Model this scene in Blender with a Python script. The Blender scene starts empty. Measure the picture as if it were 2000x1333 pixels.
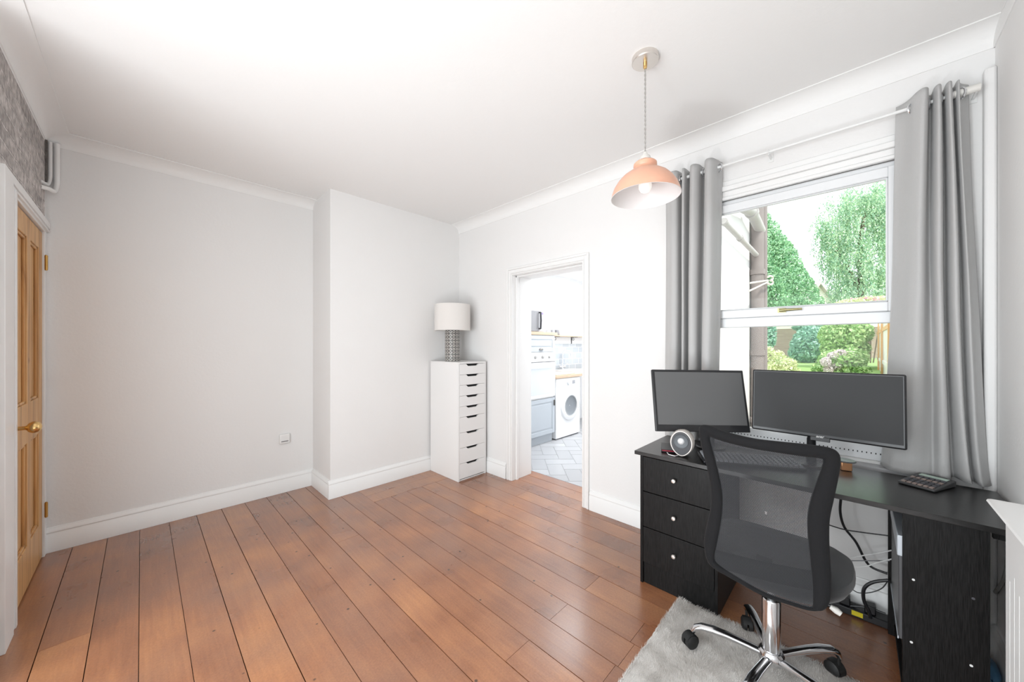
import bpy, math, random
import numpy as np
from mathutils import Vector, Matrix

random.seed(7); rng = np.random.default_rng(7)
S = bpy.context.scene
COL = S.collection
PI = math.pi

# ------------------------------------------------------------------ camera
TH = math.radians(44.04); CAMH = 1.34; FPX = 700.0; HOR = 674.0
cam_d = bpy.data.cameras.new('camera'); cam = bpy.data.objects.new('camera', cam_d); COL.objects.link(cam)
cam.location = (0, 0, CAMH); cam.rotation_euler = (PI/2, 0, TH-PI/2)
cam_d.sensor_width = 36; cam_d.lens = FPX/2000*36; cam_d.shift_y = 7.5/2000; cam_d.clip_start = 0.02; cam_d.clip_end = 200
S.camera = cam

# ------------------------------------------------------------------ world, sun, exposure
S.view_settings.view_transform = 'Standard'; S.view_settings.look = 'None'
S.view_settings.gamma = 1; S.view_settings.exposure = 0.07; S.view_settings.use_curve_mapping = False
w = bpy.data.worlds.new('sky'); S.world = w; w.use_nodes = True
w.node_tree.nodes['Background'].inputs[0].default_value = (0.93, 0.97, 1.0, 1)
w.node_tree.nodes['Background'].inputs[1].default_value = 1.8
def sun(name, direction, strength, angle, color):
    l = bpy.data.lights.new(name, 'SUN'); l.energy = strength; l.angle = angle; l.color = color
    o = bpy.data.objects.new(name, l); COL.objects.link(o)
    o.rotation_euler = Vector(direction).to_track_quat('-Z', 'Y').to_euler()
sun('sun', (0.25, 0.55, -0.80), 3.0, 0.03, (1, 0.95, 0.86))
def area(name, loc, direction, sx, sy, power, color=(1, 1, 1)):
    l = bpy.data.lights.new(name, 'AREA'); l.shape = 'RECTANGLE'; l.size = sx; l.size_y = sy; l.energy = power; l.color = color
    o = bpy.data.objects.new(name, l); COL.objects.link(o); o.location = loc
    o.rotation_euler = Vector(direction).to_track_quat('-Z', 'Y').to_euler()
    return o
area('side_fill_light', (-0.85, 1.0, 1.15), (1, 0.12, 0.04), 2.6, 1.7, 66, (0.90, 0.965, 1.0))  # added unseen fill light at the open left side of the room
fl_ = area('ceiling_fill_light', (-0.30, 0.80, 0.40), (0.95, 0.30, 1.0), 0.3, 0.3, 14, (0.92, 0.97, 1.0)); fl_.data.spread = math.radians(160)  # added unseen light aimed upwards to brighten the ceiling
area('kitchen_fill_light', (4.6, 2.3, 2.42), (0, 0, -1), 2.2, 1.2, 78, (0.96, 0.98, 1.0))  # added fill below the kitchen ceiling, with no lamp fitting behind it

# ------------------------------------------------------------------ measuring helpers
FV = Vector((math.cos(TH), math.sin(TH), 0)); RV = Vector((math.sin(TH), -math.cos(TH), 0))
def _ray(x, y): return FV + RV*((x-1000)/FPX) + Vector((0, 0, (HOR-y)/FPX))
def onx(x, y, X): d = _ray(x, y); return Vector((0, 0, CAMH)) + d*(X/d.x)
def ony(x, y, Y): d = _ray(x, y); return Vector((0, 0, CAMH)) + d*(Y/d.y)
def onz(x, y, Z=0): d = _ray(x, y); return Vector((0, 0, CAMH)) + d*((Z-CAMH)/d.z)

# ------------------------------------------------------------------ materials
MATS = {}
def s2l(c):
    return tuple((v/12.92 if v <= 0.04045 else ((v+0.055)/1.055)**2.4) for v in c)
def mat(name, rgb=(0.8, 0.8, 0.8), rough=0.5, metal=0.0, spec=0.5, srgb=False, noise=0.0, nscale=8, bump=0.0, bscale=40, coat=0.0, transmission=0.0, emit=None, estr=0, stretch=(1, 1, 1), alpha=None):
    if name in MATS: return MATS[name]
    m = bpy.data.materials.new(name); m.use_nodes = True; MATS[name] = m
    nt = m.node_tree; b = nt.nodes['Principled BSDF']
    c = s2l(rgb) if srgb else rgb
    b.inputs['Base Color'].default_value = (*c, 1); b.inputs['Roughness'].default_value = rough
    b.inputs['Metallic'].default_value = metal; b.inputs['Specular IOR Level'].default_value = spec
    b.inputs['Coat Weight'].default_value = coat; b.inputs['Transmission Weight'].default_value = transmission
    if emit: b.inputs['Emission Color'].default_value = (*emit, 1); b.inputs['Emission Strength'].default_value = estr
    tc = nt.nodes.new('ShaderNodeTexCoord'); mp = nt.nodes.new('ShaderNodeMapping'); mp.inputs['Scale'].default_value = stretch
    nt.links.new(tc.outputs['Object'], mp.inputs['Vector'])
    if noise > 0:
        n = nt.nodes.new('ShaderNodeTexNoise'); n.inputs['Scale'].default_value = nscale; n.inputs['Detail'].default_value = 5
        nt.links.new(mp.outputs[0], n.inputs['Vector'])
        r = nt.nodes.new('ShaderNodeMix'); r.data_type = 'RGBA'
        r.inputs[6].default_value = (*[v*(1-noise) for v in c], 1); r.inputs[7].default_value = (*[min(1, v*(1+noise)) for v in c], 1)
        nt.links.new(n.outputs['Fac'], r.inputs[0]); nt.links.new(r.outputs[2], b.inputs['Base Color'])
    if bump > 0:
        n = nt.nodes.new('ShaderNodeTexNoise'); n.inputs['Scale'].default_value = bscale; n.inputs['Detail'].default_value = 4
        nt.links.new(mp.outputs[0], n.inputs['Vector'])
        bp = nt.nodes.new('ShaderNodeBump'); bp.inputs['Strength'].default_value = bump; bp.inputs['Distance'].default_value = 0.01
        nt.links.new(n.outputs['Fac'], bp.inputs['Height']); nt.links.new(bp.outputs[0], b.inputs['Normal'])
    return m

def N(nt, t, **kw):
    n = nt.nodes.new(t)
    for k, v in kw.items(): setattr(n, k, v)
    return n

def ramp(nt, stops):
    r = nt.nodes.new('ShaderNodeValToRGB'); e = r.color_ramp.elements
    while len(e) > 1: e.remove(e[-1])
    e[0].position = stops[0][0]; e[0].color = (*stops[0][1], 1)
    for p, c in stops[1:]:
        q = e.new(p); q.color = (*c, 1)
    return r

wall_paint = mat('wall_paint', (0.80, 0.79, 0.78), 0.85, spec=0.2, noise=0.012, nscale=3, bump=0.08, bscale=60)
ceil_paint = mat('ceiling_paint', (0.84, 0.835, 0.825), 0.9, spec=0.2, bump=0.06, bscale=50)
gloss_white = mat('white_gloss_paint', (0.83, 0.825, 0.815), 0.32, spec=0.5, bump=0.03, bscale=30)
upvc = mat('white_upvc', (0.78, 0.79, 0.80), 0.25)
white_mel = mat('white_melamine', (0.80, 0.79, 0.78), 0.4)
dark_gap = mat('dark_gap', (0.01, 0.01, 0.01), 0.8)
brass = mat('brass', (0.72, 0.48, 0.20), 0.25, metal=1)
brass_dark = mat('aged_brass_hinge', (0.55, 0.33, 0.10), 0.35, metal=1)
chrome = mat('chrome', (0.75, 0.76, 0.78), 0.12, metal=1)
steel = mat('satin_steel', (0.72, 0.68, 0.64), 0.35, metal=0.9)
black_pl = mat('black_plastic', (0.012, 0.012, 0.014), 0.4)
grey_pl = mat('grey_plastic', (0.20, 0.20, 0.21), 0.45)
white_pl = mat('white_plastic', (0.80, 0.80, 0.79), 0.35)
cream_pl = mat('cream_plastic', (0.72, 0.70, 0.66), 0.4)
rubber = mat('black_rubber', (0.01, 0.01, 0.01), 0.6)
copper = mat('copper_foil', (0.80, 0.42, 0.22), 0.3, metal=0.8)
shade_out = mat('coral_enamel', (0.78, 0.42, 0.29), 0.32, noise=0.08, nscale=20)
shade_in = mat('white_enamel', (0.80, 0.76, 0.75), 0.4)
lamp_linen = mat('cream_linen_shade', (0.74, 0.71, 0.68), 0.9, spec=0.1, bump=0.05, bscale=200)
cable_gray = mat('braided_cable', (0.42, 0.40, 0.38), 0.7, bump=0.5, bscale=400)
kit_blue = mat('pale_blue_cabinet_paint', (0.46, 0.50, 0.54), 0.4)
oak = mat('oak_worktop', (0.50, 0.38, 0.27), 0.45, noise=0.15, nscale=12, stretch=(1, 8, 8))
kit_wall = mat('kitchen_wall_paint', (0.86, 0.87, 0.88), 0.8)
ext_white = mat('white_render', (0.85, 0.85, 0.85), 0.9, bump=0.1, bscale=30)
pipe_brown = mat('weathered_brown_pipe', (0.27, 0.235, 0.225), 0.5, noise=0.2, nscale=6)
pipe_grey = mat('pale_grey_pipe', (0.50, 0.48, 0.47), 0.5, noise=0.1, nscale=6)
iron_white = mat('white_iron', (0.78, 0.74, 0.68), 0.5)
blue_bag = mat('blue_plastic_bag', (0.10, 0.25, 0.42), 0.35, bump=0.6, bscale=25)
yellow_pl = mat('yellow_plastic', (0.75, 0.62, 0.03), 0.4)
lcd = mat('pale_green_lcd', (0.45, 0.58, 0.50), 0.3)
red_pl = mat('dark_red_plastic', (0.30, 0.02, 0.04), 0.4)
key_dark = mat('dark_grey_keys', (0.07, 0.07, 0.08), 0.45)
key_pale = mat('pale_grey_keys', (0.22, 0.23, 0.25), 0.4)  # pale bluish grey for the keyboard keys
silver = mat('silver_plastic', (0.66, 0.70, 0.75), 0.35, metal=0.1)

def m_glass():
    m = bpy.data.materials.new('window_glass'); m.use_nodes = True; nt = m.node_tree; nt.nodes.clear()
    o = N(nt, 'ShaderNodeOutputMaterial'); t = N(nt, 'ShaderNodeBsdfTransparent'); g = N(nt, 'ShaderNodeBsdfGlossy')
    g.inputs['Roughness'].default_value = 0.02; t.inputs[0].default_value = (0.97, 0.985, 0.98, 1)
    fr = N(nt, 'ShaderNodeFresnel'); fr.inputs[0].default_value = 1.2; mx = N(nt, 'ShaderNodeMixShader')
    nt.links.new(fr.outputs[0], mx.inputs[0]); nt.links.new(t.outputs[0], mx.inputs[1]); nt.links.new(g.outputs[0], mx.inputs[2]); nt.links.new(mx.outputs[0], o.inputs[0])
    return m
glass = m_glass()

def m_floor():
    m = bpy.data.materials.new('stained_pine_boards'); m.use_nodes = True; nt = m.node_tree; b = nt.nodes['Principled BSDF']; L = nt.links.new
    at = N(nt, 'ShaderNodeAttribute'); at.attribute_name = 'board'
    tc = N(nt, 'ShaderNodeTexCoord')
    sep = N(nt, 'ShaderNodeSeparateColor'); L(at.outputs['Color'], sep.inputs[0])
    # shift texture per board
    off = N(nt, 'ShaderNodeVectorMath', operation='SCALE'); L(at.outputs['Color'], off.inputs[0]); off.inputs['Scale'].default_value = 40
    add = N(nt, 'ShaderNodeVectorMath', operation='ADD'); L(tc.outputs['Object'], add.inputs[0]); L(off.outputs[0], add.inputs[1])
    mp = N(nt, 'ShaderNodeMapping'); mp.inputs['Scale'].default_value = (26, 1.6, 1); L(add.outputs[0], mp.inputs[0])
    g1 = N(nt, 'ShaderNodeTexNoise'); g1.inputs['Scale'].default_value = 2.0; g1.inputs['Detail'].default_value = 8; g1.inputs['Roughness'].default_value = 0.62; g1.inputs['Distortion'].default_value = 0.8
    L(mp.outputs[0], g1.inputs['Vector'])
    g2 = N(nt, 'ShaderNodeTexNoise'); g2.inputs['Scale'].default_value = 3.2; g2.inputs['Detail'].default_value = 3; L(add.outputs[0], g2.inputs['Vector'])
    fine = N(nt, 'ShaderNodeTexNoise'); fine.inputs['Scale'].default_value = 120; fine.inputs['Detail'].default_value = 3; L(tc.outputs['Object'], fine.inputs['Vector'])
    r1 = ramp(nt, [(0.25, (0.19, 0.068, 0.030)), (0.5, (0.325, 0.128, 0.055)), (0.75, (0.47, 0.205, 0.082))])
    mixf = N(nt, 'ShaderNodeMath', operation='MULTIPLY_ADD'); L(g1.outputs[0], mixf.inputs[0]); mixf.inputs[1].default_value = 0.35
    m2 = N(nt, 'ShaderNodeMath', operation='MULTIPLY_ADD'); L(g2.outputs[0], m2.inputs[0]); m2.inputs[1].default_value = 0.75
    m3 = N(nt, 'ShaderNodeMath', operation='MULTIPLY_ADD'); L(sep.outputs[0], m3.inputs[0]); m3.inputs[1].default_value = 0.16; m3.inputs[2].default_value = -0.13
    L(m3.outputs[0], m2.inputs[2]); L(m2.outputs[0], mixf.inputs[2])
    L(mixf.outputs[0], r1.inputs[0])
    # grey wear patches
    wn = N(nt, 'ShaderNodeTexNoise'); wn.inputs['Scale'].default_value = 2.3; wn.inputs['Detail'].default_value = 6; L(tc.outputs['Object'], wn.inputs['Vector'])
    wr = ramp(nt, [(0.42, (0, 0, 0)), (0.75, (0.62, 0.62, 0.62))]); L(wn.outputs[0], wr.inputs[0])
    mxw = N(nt, 'ShaderNodeMix', data_type='RGBA'); L(wr.outputs[0], mxw.inputs[0]); L(r1.outputs[0], mxw.inputs[6]); mxw.inputs[7].default_value = (0.22, 0.115, 0.078, 1)
    # knots and nail holes
    vo = N(nt, 'ShaderNodeTexVoronoi'); vo.inputs['Scale'].default_value = 9; L(tc.outputs['Object'], vo.inputs['Vector'])
    vr = ramp(nt, [(0.0, (0.12, 0.12, 0.12)), (0.045, (0.3, 0.3, 0.3)), (0.075, (1, 1, 1))]); L(vo.outputs['Distance'], vr.inputs[0])
    mul = N(nt, 'ShaderNodeMix', data_type='RGBA', blend_type='MULTIPLY'); mul.inputs[0].default_value = 1; L(mxw.outputs[2], mul.inputs[6]); L(vr.outputs[0], mul.inputs[7])
    # fine grain
    fr = ramp(nt, [(0.3, (0.86, 0.86, 0.86)), (0.7, (1.12, 1.12, 1.12))]); L(fine.outputs[0], fr.inputs[0])
    mul2 = N(nt, 'ShaderNodeMix', data_type='RGBA', blend_type='MULTIPLY'); mul2.inputs[0].default_value = 0.8; L(mul.outputs[2], mul2.inputs[6]); L(fr.outputs[0], mul2.inputs[7])
    L(mul2.outputs[2], b.inputs['Base Color'])
    rr = ramp(nt, [(0.3, (0.24, 0.24, 0.24)), (0.7, (0.42, 0.42, 0.42))]); L(g2.outputs[0], rr.inputs[0]); L(rr.outputs[0], b.inputs['Roughness'])
    b.inputs['Specular IOR Level'].default_value = 0.5; b.inputs['Coat Weight'].default_value = 0.8; b.inputs['Coat Roughness'].default_value = 0.22
    bp = N(nt, 'ShaderNodeBump'); bp.inputs['Strength'].default_value = 0.25; bp.inputs['Distance'].default_value = 0.004; L(g1.outputs[0], bp.inputs['Height']); L(bp.outputs[0], b.inputs['Normal'])
    return m
floor_mat = m_floor()

def m_brick():
    m = bpy.data.materials.new('greyed_brick'); m.use_nodes = True; nt = m.node_tree; b = nt.nodes['Principled BSDF']; L = nt.links.new
    tc = N(nt, 'ShaderNodeTexCoord'); mp = N(nt, 'ShaderNodeMapping'); mp.inputs['Rotation'].default_value = (PI/2, 0, PI/2)
    sx = N(nt, 'ShaderNodeSeparateXYZ'); L(tc.outputs['Object'], sx.inputs[0]); cx = N(nt, 'ShaderNodeCombineXYZ'); L(sx.outputs[1], cx.inputs[0]); L(sx.outputs[2], cx.inputs[1])
    dn = N(nt, 'ShaderNodeTexNoise'); dn.inputs['Scale'].default_value = 14; L(cx.outputs[0], dn.inputs['Vector'])
    sc = N(nt, 'ShaderNodeVectorMath', operation='SCALE'); L(dn.outputs['Color'], sc.inputs[0]); sc.inputs['Scale'].default_value = 0.02
    ad = N(nt, 'ShaderNodeVectorMath', operation='ADD'); L(cx.outputs[0], ad.inputs[0]); L(sc.outputs[0], ad.inputs[1])
    br = N(nt, 'ShaderNodeTexBrick'); br.inputs['Scale'].default_value = 1; br.inputs['Brick Width'].default_value = 0.225; br.inputs['Row Height'].default_value = 0.075; br.inputs['Mortar Size'].default_value = 0.007; br.inputs['Mortar Smooth'].default_value = 0.4
    br.inputs['Color1'].default_value = (0.38, 0.35, 0.335, 1); br.inputs['Color2'].default_value = (0.54, 0.50, 0.48, 1); br.inputs['Mortar'].default_value = (0.58, 0.54, 0.52, 1)
    L(ad.outputs[0], br.inputs['Vector'])
    n = N(nt, 'ShaderNodeTexNoise'); n.inputs['Scale'].default_value = 30; n.inputs['Detail'].default_value = 8; L(tc.outputs['Object'], n.inputs['Vector'])
    r = ramp(nt, [(0.3, (0.6, 0.6, 0.6)), (0.7, (1.35, 1.35, 1.35))]); L(n.outputs[0], r.inputs[0])
    mx = N(nt, 'ShaderNodeMix', data_type='RGBA', blend_type='MULTIPLY'); mx.inputs[0].default_value = 1; L(br.outputs[0], mx.inputs[6]); L(r.outputs[0], mx.inputs[7]); L(mx.outputs[2], b.inputs['Base Color'])
    sb = N(nt, 'ShaderNodeMath', operation='SUBTRACT'); L(n.outputs[0], sb.inputs[0]); L(br.outputs['Fac'], sb.inputs[1])
    bp = N(nt, 'ShaderNodeBump'); bp.inputs['Strength'].default_value = 1; bp.inputs['Distance'].default_value = 0.012; L(sb.outputs[0], bp.inputs['Height']); L(bp.outputs[0], b.inputs['Normal'])
    b.inputs['Roughness'].default_value = 0.95
    return m
brick = m_brick()

def m_pine():
    m = bpy.data.materials.new('waxed_pine'); m.use_nodes = True; nt = m.node_tree; b = nt.nodes['Principled BSDF']; L = nt.links.new
    tc = N(nt, 'ShaderNodeTexCoord'); mp = N(nt, 'ShaderNodeMapping'); mp.inputs['Scale'].default_value = (14, 14, 0.9); L(tc.outputs['Object'], mp.inputs[0])
    n = N(nt, 'ShaderNodeTexNoise'); n.inputs['Scale'].default_value = 1.6; n.inputs['Detail'].default_value = 7; n.inputs['Distortion'].default_value = 1.0; L(mp.outputs[0], n.inputs['Vector'])
    r = ramp(nt, [(0.28, (0.36, 0.17, 0.055)), (0.5, (0.62, 0.34, 0.13)), (0.75, (0.74, 0.46, 0.20))]); L(n.outputs[0], r.inputs[0])
    v = N(nt, 'ShaderNodeTexVoronoi'); v.inputs['Scale'].default_value = 4.2; L(tc.outputs['Object'], v.inputs['Vector'])
    vr = ramp(nt, [(0.0, (0.25, 0.15, 0.1)), (0.05, (0.6, 0.5, 0.45)), (0.10, (1, 1, 1))]); L(v.outputs['Distance'], vr.inputs[0])
    mx = N(nt, 'ShaderNodeMix', data_type='RGBA', blend_type='MULTIPLY'); mx.inputs[0].default_value = 1; L(r.outputs[0], mx.inputs[6]); L(vr.outputs[0], mx.inputs[7]); L(mx.outputs[2], b.inputs['Base Color'])
    b.inputs['Roughness'].default_value = 0.42
    return m
pine = m_pine()

def m_blackwood():
    m = bpy.data.materials.new('black_ash_veneer'); m.use_nodes = True; nt = m.node_tree; b = nt.nodes['Principled BSDF']; L = nt.links.new
    tc = N(nt, 'ShaderNodeTexCoord'); mp = N(nt, 'ShaderNodeMapping'); mp.inputs['Scale'].default_value = (380, 380, 16); L(tc.outputs['Object'], mp.inputs[0])
    n = N(nt, 'ShaderNodeTexNoise'); n.inputs['Scale'].default_value = 1.5; n.inputs['Detail'].default_value = 4; L(mp.outputs[0], n.inputs['Vector'])
    r = ramp(nt, [(0.35, (0.002, 0.002, 0.002)), (0.65, (0.012, 0.0115, 0.0115))]); L(n.outputs[0], r.inputs[0]); L(r.outputs[0], b.inputs['Base Color'])
    bp = N(nt, 'ShaderNodeBump'); bp.inputs['Strength'].default_value = 0.15; bp.inputs['Distance'].default_value = 0.002; L(n.outputs[0], bp.inputs['Height']); L(bp.outputs[0], b.inputs['Normal'])
    b.inputs['Roughness'].default_value = 0.42; b.inputs['Specular IOR Level'].default_value = 0.2
    return m
blackwood = m_blackwood()
def m_desktop():
    m = blackwood.copy(); m.name = 'black_ash_desktop'; nt = m.node_tree
    for n in nt.nodes:
        if n.type == 'MAPPING': n.inputs['Scale'].default_value = (260, 16, 60)
    nt.nodes['Principled BSDF'].inputs['Roughness'].default_value = 0.28; nt.nodes['Principled BSDF'].inputs['Specular IOR Level'].default_value = 0.6
    return m
desktop_mat = m_desktop()

def m_fabric(name, c1, rough=0.85, scale=500, sheen=0.3, alpha_hole=0.0, hole_period=0.0032):
    m = bpy.data.materials.new(name); m.use_nodes = True; nt = m.node_tree; b = nt.nodes['Principled BSDF']; L = nt.links.new
    b.inputs['Base Color'].default_value = (*c1, 1); b.inputs['Roughness'].default_value = rough; b.inputs['Sheen Weight'].default_value = sheen; b.inputs['Specular IOR Level'].default_value = 0.3
    tc = N(nt, 'ShaderNodeTexCoord')
    n = N(nt, 'ShaderNodeTexNoise'); n.inputs['Scale'].default_value = scale; n.inputs['Detail'].default_value = 2; L(tc.outputs['Object'], n.inputs['Vector'])
    bp = N(nt, 'ShaderNodeBump'); bp.inputs['Strength'].default_value = 0.4; bp.inputs['Distance'].default_value = 0.002; L(n.outputs[0], bp.inputs['Height']); L(bp.outputs[0], b.inputs['Normal'])
    mx0 = N(nt, 'ShaderNodeMix', data_type='RGBA'); L(n.outputs[0], mx0.inputs[0]); mx0.inputs[6].default_value = (*[v*0.75 for v in c1], 1); mx0.inputs[7].default_value = (*[v*1.25 for v in c1], 1); L(mx0.outputs[2], b.inputs['Base Color'])
    if alpha_hole > 0:
        uv = N(nt, 'ShaderNodeUVMap'); sp = N(nt, 'ShaderNodeSeparateXYZ'); L(uv.outputs[0], sp.inputs[0])
        k = 2*PI/hole_period
        # staggered round holes: sin(a+b)*sin(a-b)
        a = N(nt, 'ShaderNodeMath', operation='ADD'); L(sp.outputs[0], a.inputs[0]); L(sp.outputs[1], a.inputs[1])
        c = N(nt, 'ShaderNodeMath', operation='SUBTRACT'); L(sp.outputs[0], c.inputs[0]); L(sp.outputs[1], c.inputs[1])
        outs = []
        for q in (a, c):
            mu = N(nt, 'ShaderNodeMath', operation='MULTIPLY'); L(q.outputs[0], mu.inputs[0]); mu.inputs[1].default_value = k/2
            si = N(nt, 'ShaderNodeMath', operation='SINE'); L(mu.outputs[0], si.inputs[0]); ab = N(nt, 'ShaderNodeMath', operation='ABSOLUTE'); L(si.outputs[0], ab.inputs[0]); outs.append(ab)
        pr = N(nt, 'ShaderNodeMath', operation='MULTIPLY'); L(outs[0].outputs[0], pr.inputs[0]); L(outs[1].outputs[0], pr.inputs[1])
        gt = N(nt, 'ShaderNodeMath', operation='LESS_THAN'); L(pr.outputs[0], gt.inputs[0]); gt.inputs[1].default_value = alpha_hole
        L(gt.outputs[0], b.inputs['Alpha'])
    return m
curtain_mat = m_fabric('grey_curtain_cotton', (0.47, 0.465, 0.46), rough=0.5, scale=900, sheen=0.2)
chair_fabric = m_fabric('black_chair_fabric', (0.006, 0.006, 0.007), scale=700, sheen=0.04)
seat_fabric = m_fabric('grey_seat_mesh', (0.035, 0.037, 0.040), scale=600, sheen=0.25)
net_fabric = m_fabric('black_net', (0.034, 0.035, 0.038), scale=700, sheen=0.2, alpha_hole=0.56, hole_period=0.0050)

def m_screen():
    m = mat('matte_screen', (0.028, 0.0285, 0.030), 0.5, spec=0.3, bump=0.05, bscale=900); return m
screen_mat = m_screen()

def m_rug():
    m = bpy.data.materials.new('pale_grey_shag'); m.use_nodes = True; nt = m.node_tree; b = nt.nodes['Principled BSDF']; L = nt.links.new
    tc = N(nt, 'ShaderNodeTexCoord'); n = N(nt, 'ShaderNodeTexNoise'); n.inputs['Scale'].default_value = 9; n.inputs['Detail'].default_value = 6; L(tc.outputs['Object'], n.inputs['Vector'])
    r = ramp(nt, [(0.3, (0.40, 0.37, 0.34)), (0.55, (0.60, 0.57, 0.54)), (0.8, (0.74, 0.72, 0.69))]); L(n.outputs[0], r.inputs[0]); L(r.outputs[0], b.inputs['Base Color'])
    b.inputs['Roughness'].default_value = 0.8; b.inputs['Sheen Weight'].default_value = 0.3
    return m
rug_mat = m_rug()

def m_leaf(name, c_lo, c_hi):
    m = bpy.data.materials.new(name); m.use_nodes = True; nt = m.node_tree; b = nt.nodes['Principled BSDF']; L = nt.links.new
    at = N(nt, 'ShaderNodeAttribute'); at.attribute_name = 'board'; sp = N(nt, 'ShaderNodeSeparateColor'); L(at.outputs['Color'], sp.inputs[0])
    mx = N(nt, 'ShaderNodeMix', data_type='RGBA'); L(sp.outputs[0], mx.inputs[0]); mx.inputs[6].default_value = (*c_lo, 1); mx.inputs[7].default_value = (*c_hi, 1)
    L(mx.outputs[2], b.inputs['Base Color']); b.inputs['Roughness'].default_value = 0.5
    return m

def m_rings():
    """black cylinder with rows of cream rings and small dots between them (UV in metres)"""
    m = bpy.data.materials.new('ring_pattern_ceramic'); m.use_nodes = True; nt = m.node_tree; b = nt.nodes['Principled BSDF']; L = nt.links.new
    uv = N(nt, 'ShaderNodeUVMap'); sp = N(nt, 'ShaderNodeSeparateXYZ'); L(uv.outputs[0], sp.inputs[0])
    def cell(offx, offy):
        o = []
        for i, of in ((0, offx), (1, offy)):
            a = N(nt, 'ShaderNodeMath', operation='ADD'); L(sp.outputs[i], a.inputs[0]); a.inputs[1].default_value = of
            f = N(nt, 'ShaderNodeMath', operation='FRACT'); L(a.outputs[0], f.inputs[0])
            s = N(nt, 'ShaderNodeMath', operation='SUBTRACT'); L(f.outputs[0], s.inputs[0]); s.inputs[1].default_value = 0.5
            p = N(nt, 'ShaderNodeMath', operation='POWER'); q = N(nt, 'ShaderNodeMath', operation='ABSOLUTE'); L(s.outputs[0], q.inputs[0]); L(q.outputs[0], p.inputs[0]); p.inputs[1].default_value = 2; o.append(p)
        s = N(nt, 'ShaderNodeMath', operation='ADD'); L(o[0].outputs[0], s.inputs[0]); L(o[1].outputs[0], s.inputs[1])
        r = N(nt, 'ShaderNodeMath', operation='SQRT'); L(s.outputs[0], r.inputs[0]); return r
    d = cell(0, 0); e = cell(0.5, 0.5)
    r1 = ramp(nt, [(0.0, (0, 0, 0)), (0.20, (0, 0, 0)), (0.21, (1, 1, 1)), (0.40, (1, 1, 1)), (0.42, (0, 0, 0))]); L(d.outputs[0], r1.inputs[0])
    r2 = ramp(nt, [(0.0, (1, 1, 1)), (0.10, (1, 1, 1)), (0.12, (0, 0, 0))]); L(e.outputs[0], r2.inputs[0])
    mx = N(nt, 'ShaderNodeMix', data_type='RGBA', blend_type='ADD'); mx.inputs[0].default_value = 1; L(r1.outputs[0], mx.inputs[6]); L(r2.outputs[0], mx.inputs[7])
    c = N(nt, 'ShaderNodeMix', data_type='RGBA'); L(mx.outputs[2], c.inputs[0]); c.inputs[6].default_value = (0.012, 0.012, 0.014, 1); c.inputs[7].default_value = (0.62, 0.59, 0.55, 1); L(c.outputs[2], b.inputs['Base Color'])
    b.inputs['Roughness'].default_value = 0.35
    return m
ring_mat = m_rings()

def m_tiles(name, c1, c2, mortar, bw, rh, ms, plane='xz', rough=0.2):
    m = bpy.data.materials.new(name); m.use_nodes = True; nt = m.node_tree; b = nt.nodes['Principled BSDF']; L = nt.links.new
    tc = N(nt, 'ShaderNodeTexCoord'); sx = N(nt, 'ShaderNodeSeparateXYZ'); L(tc.outputs['Object'], sx.inputs[0]); cx = N(nt, 'ShaderNodeCombineXYZ')
    ia, ib = {'xz': (0, 2), 'yz': (1, 2), 'xy': (0, 1)}[plane]
    L(sx.outputs[ia], cx.inputs[0]); L(sx.outputs[ib], cx.inputs[1])
    br = N(nt, 'ShaderNodeTexBrick'); br.inputs['Scale'].default_value = 1; br.inputs['Brick Width'].default_value = bw; br.inputs['Row Height'].default_value = rh; br.inputs['Mortar Size'].default_value = ms
    br.inputs['Color1'].default_value = (*c1, 1); br.inputs['Color2'].default_value = (*c2, 1); br.inputs['Mortar'].default_value = (*mortar, 1)
    L(cx.outputs[0], br.inputs['Vector']); L(br.outputs[0], b.inputs['Base Color']); b.inputs['Roughness'].default_value = rough
    return m
tile_mat = m_tiles('grey_metro_tile', (0.38, 0.41, 0.44), (0.46, 0.49, 0.52), (0.66, 0.68, 0.70), 0.20, 0.10, 0.004)
garden_brick = m_tiles('garden_brick', (0.50, 0.33, 0.29), (0.60, 0.42, 0.37), (0.62, 0.55, 0.50), 0.225, 0.075, 0.008, 'yz', 0.9)

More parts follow.
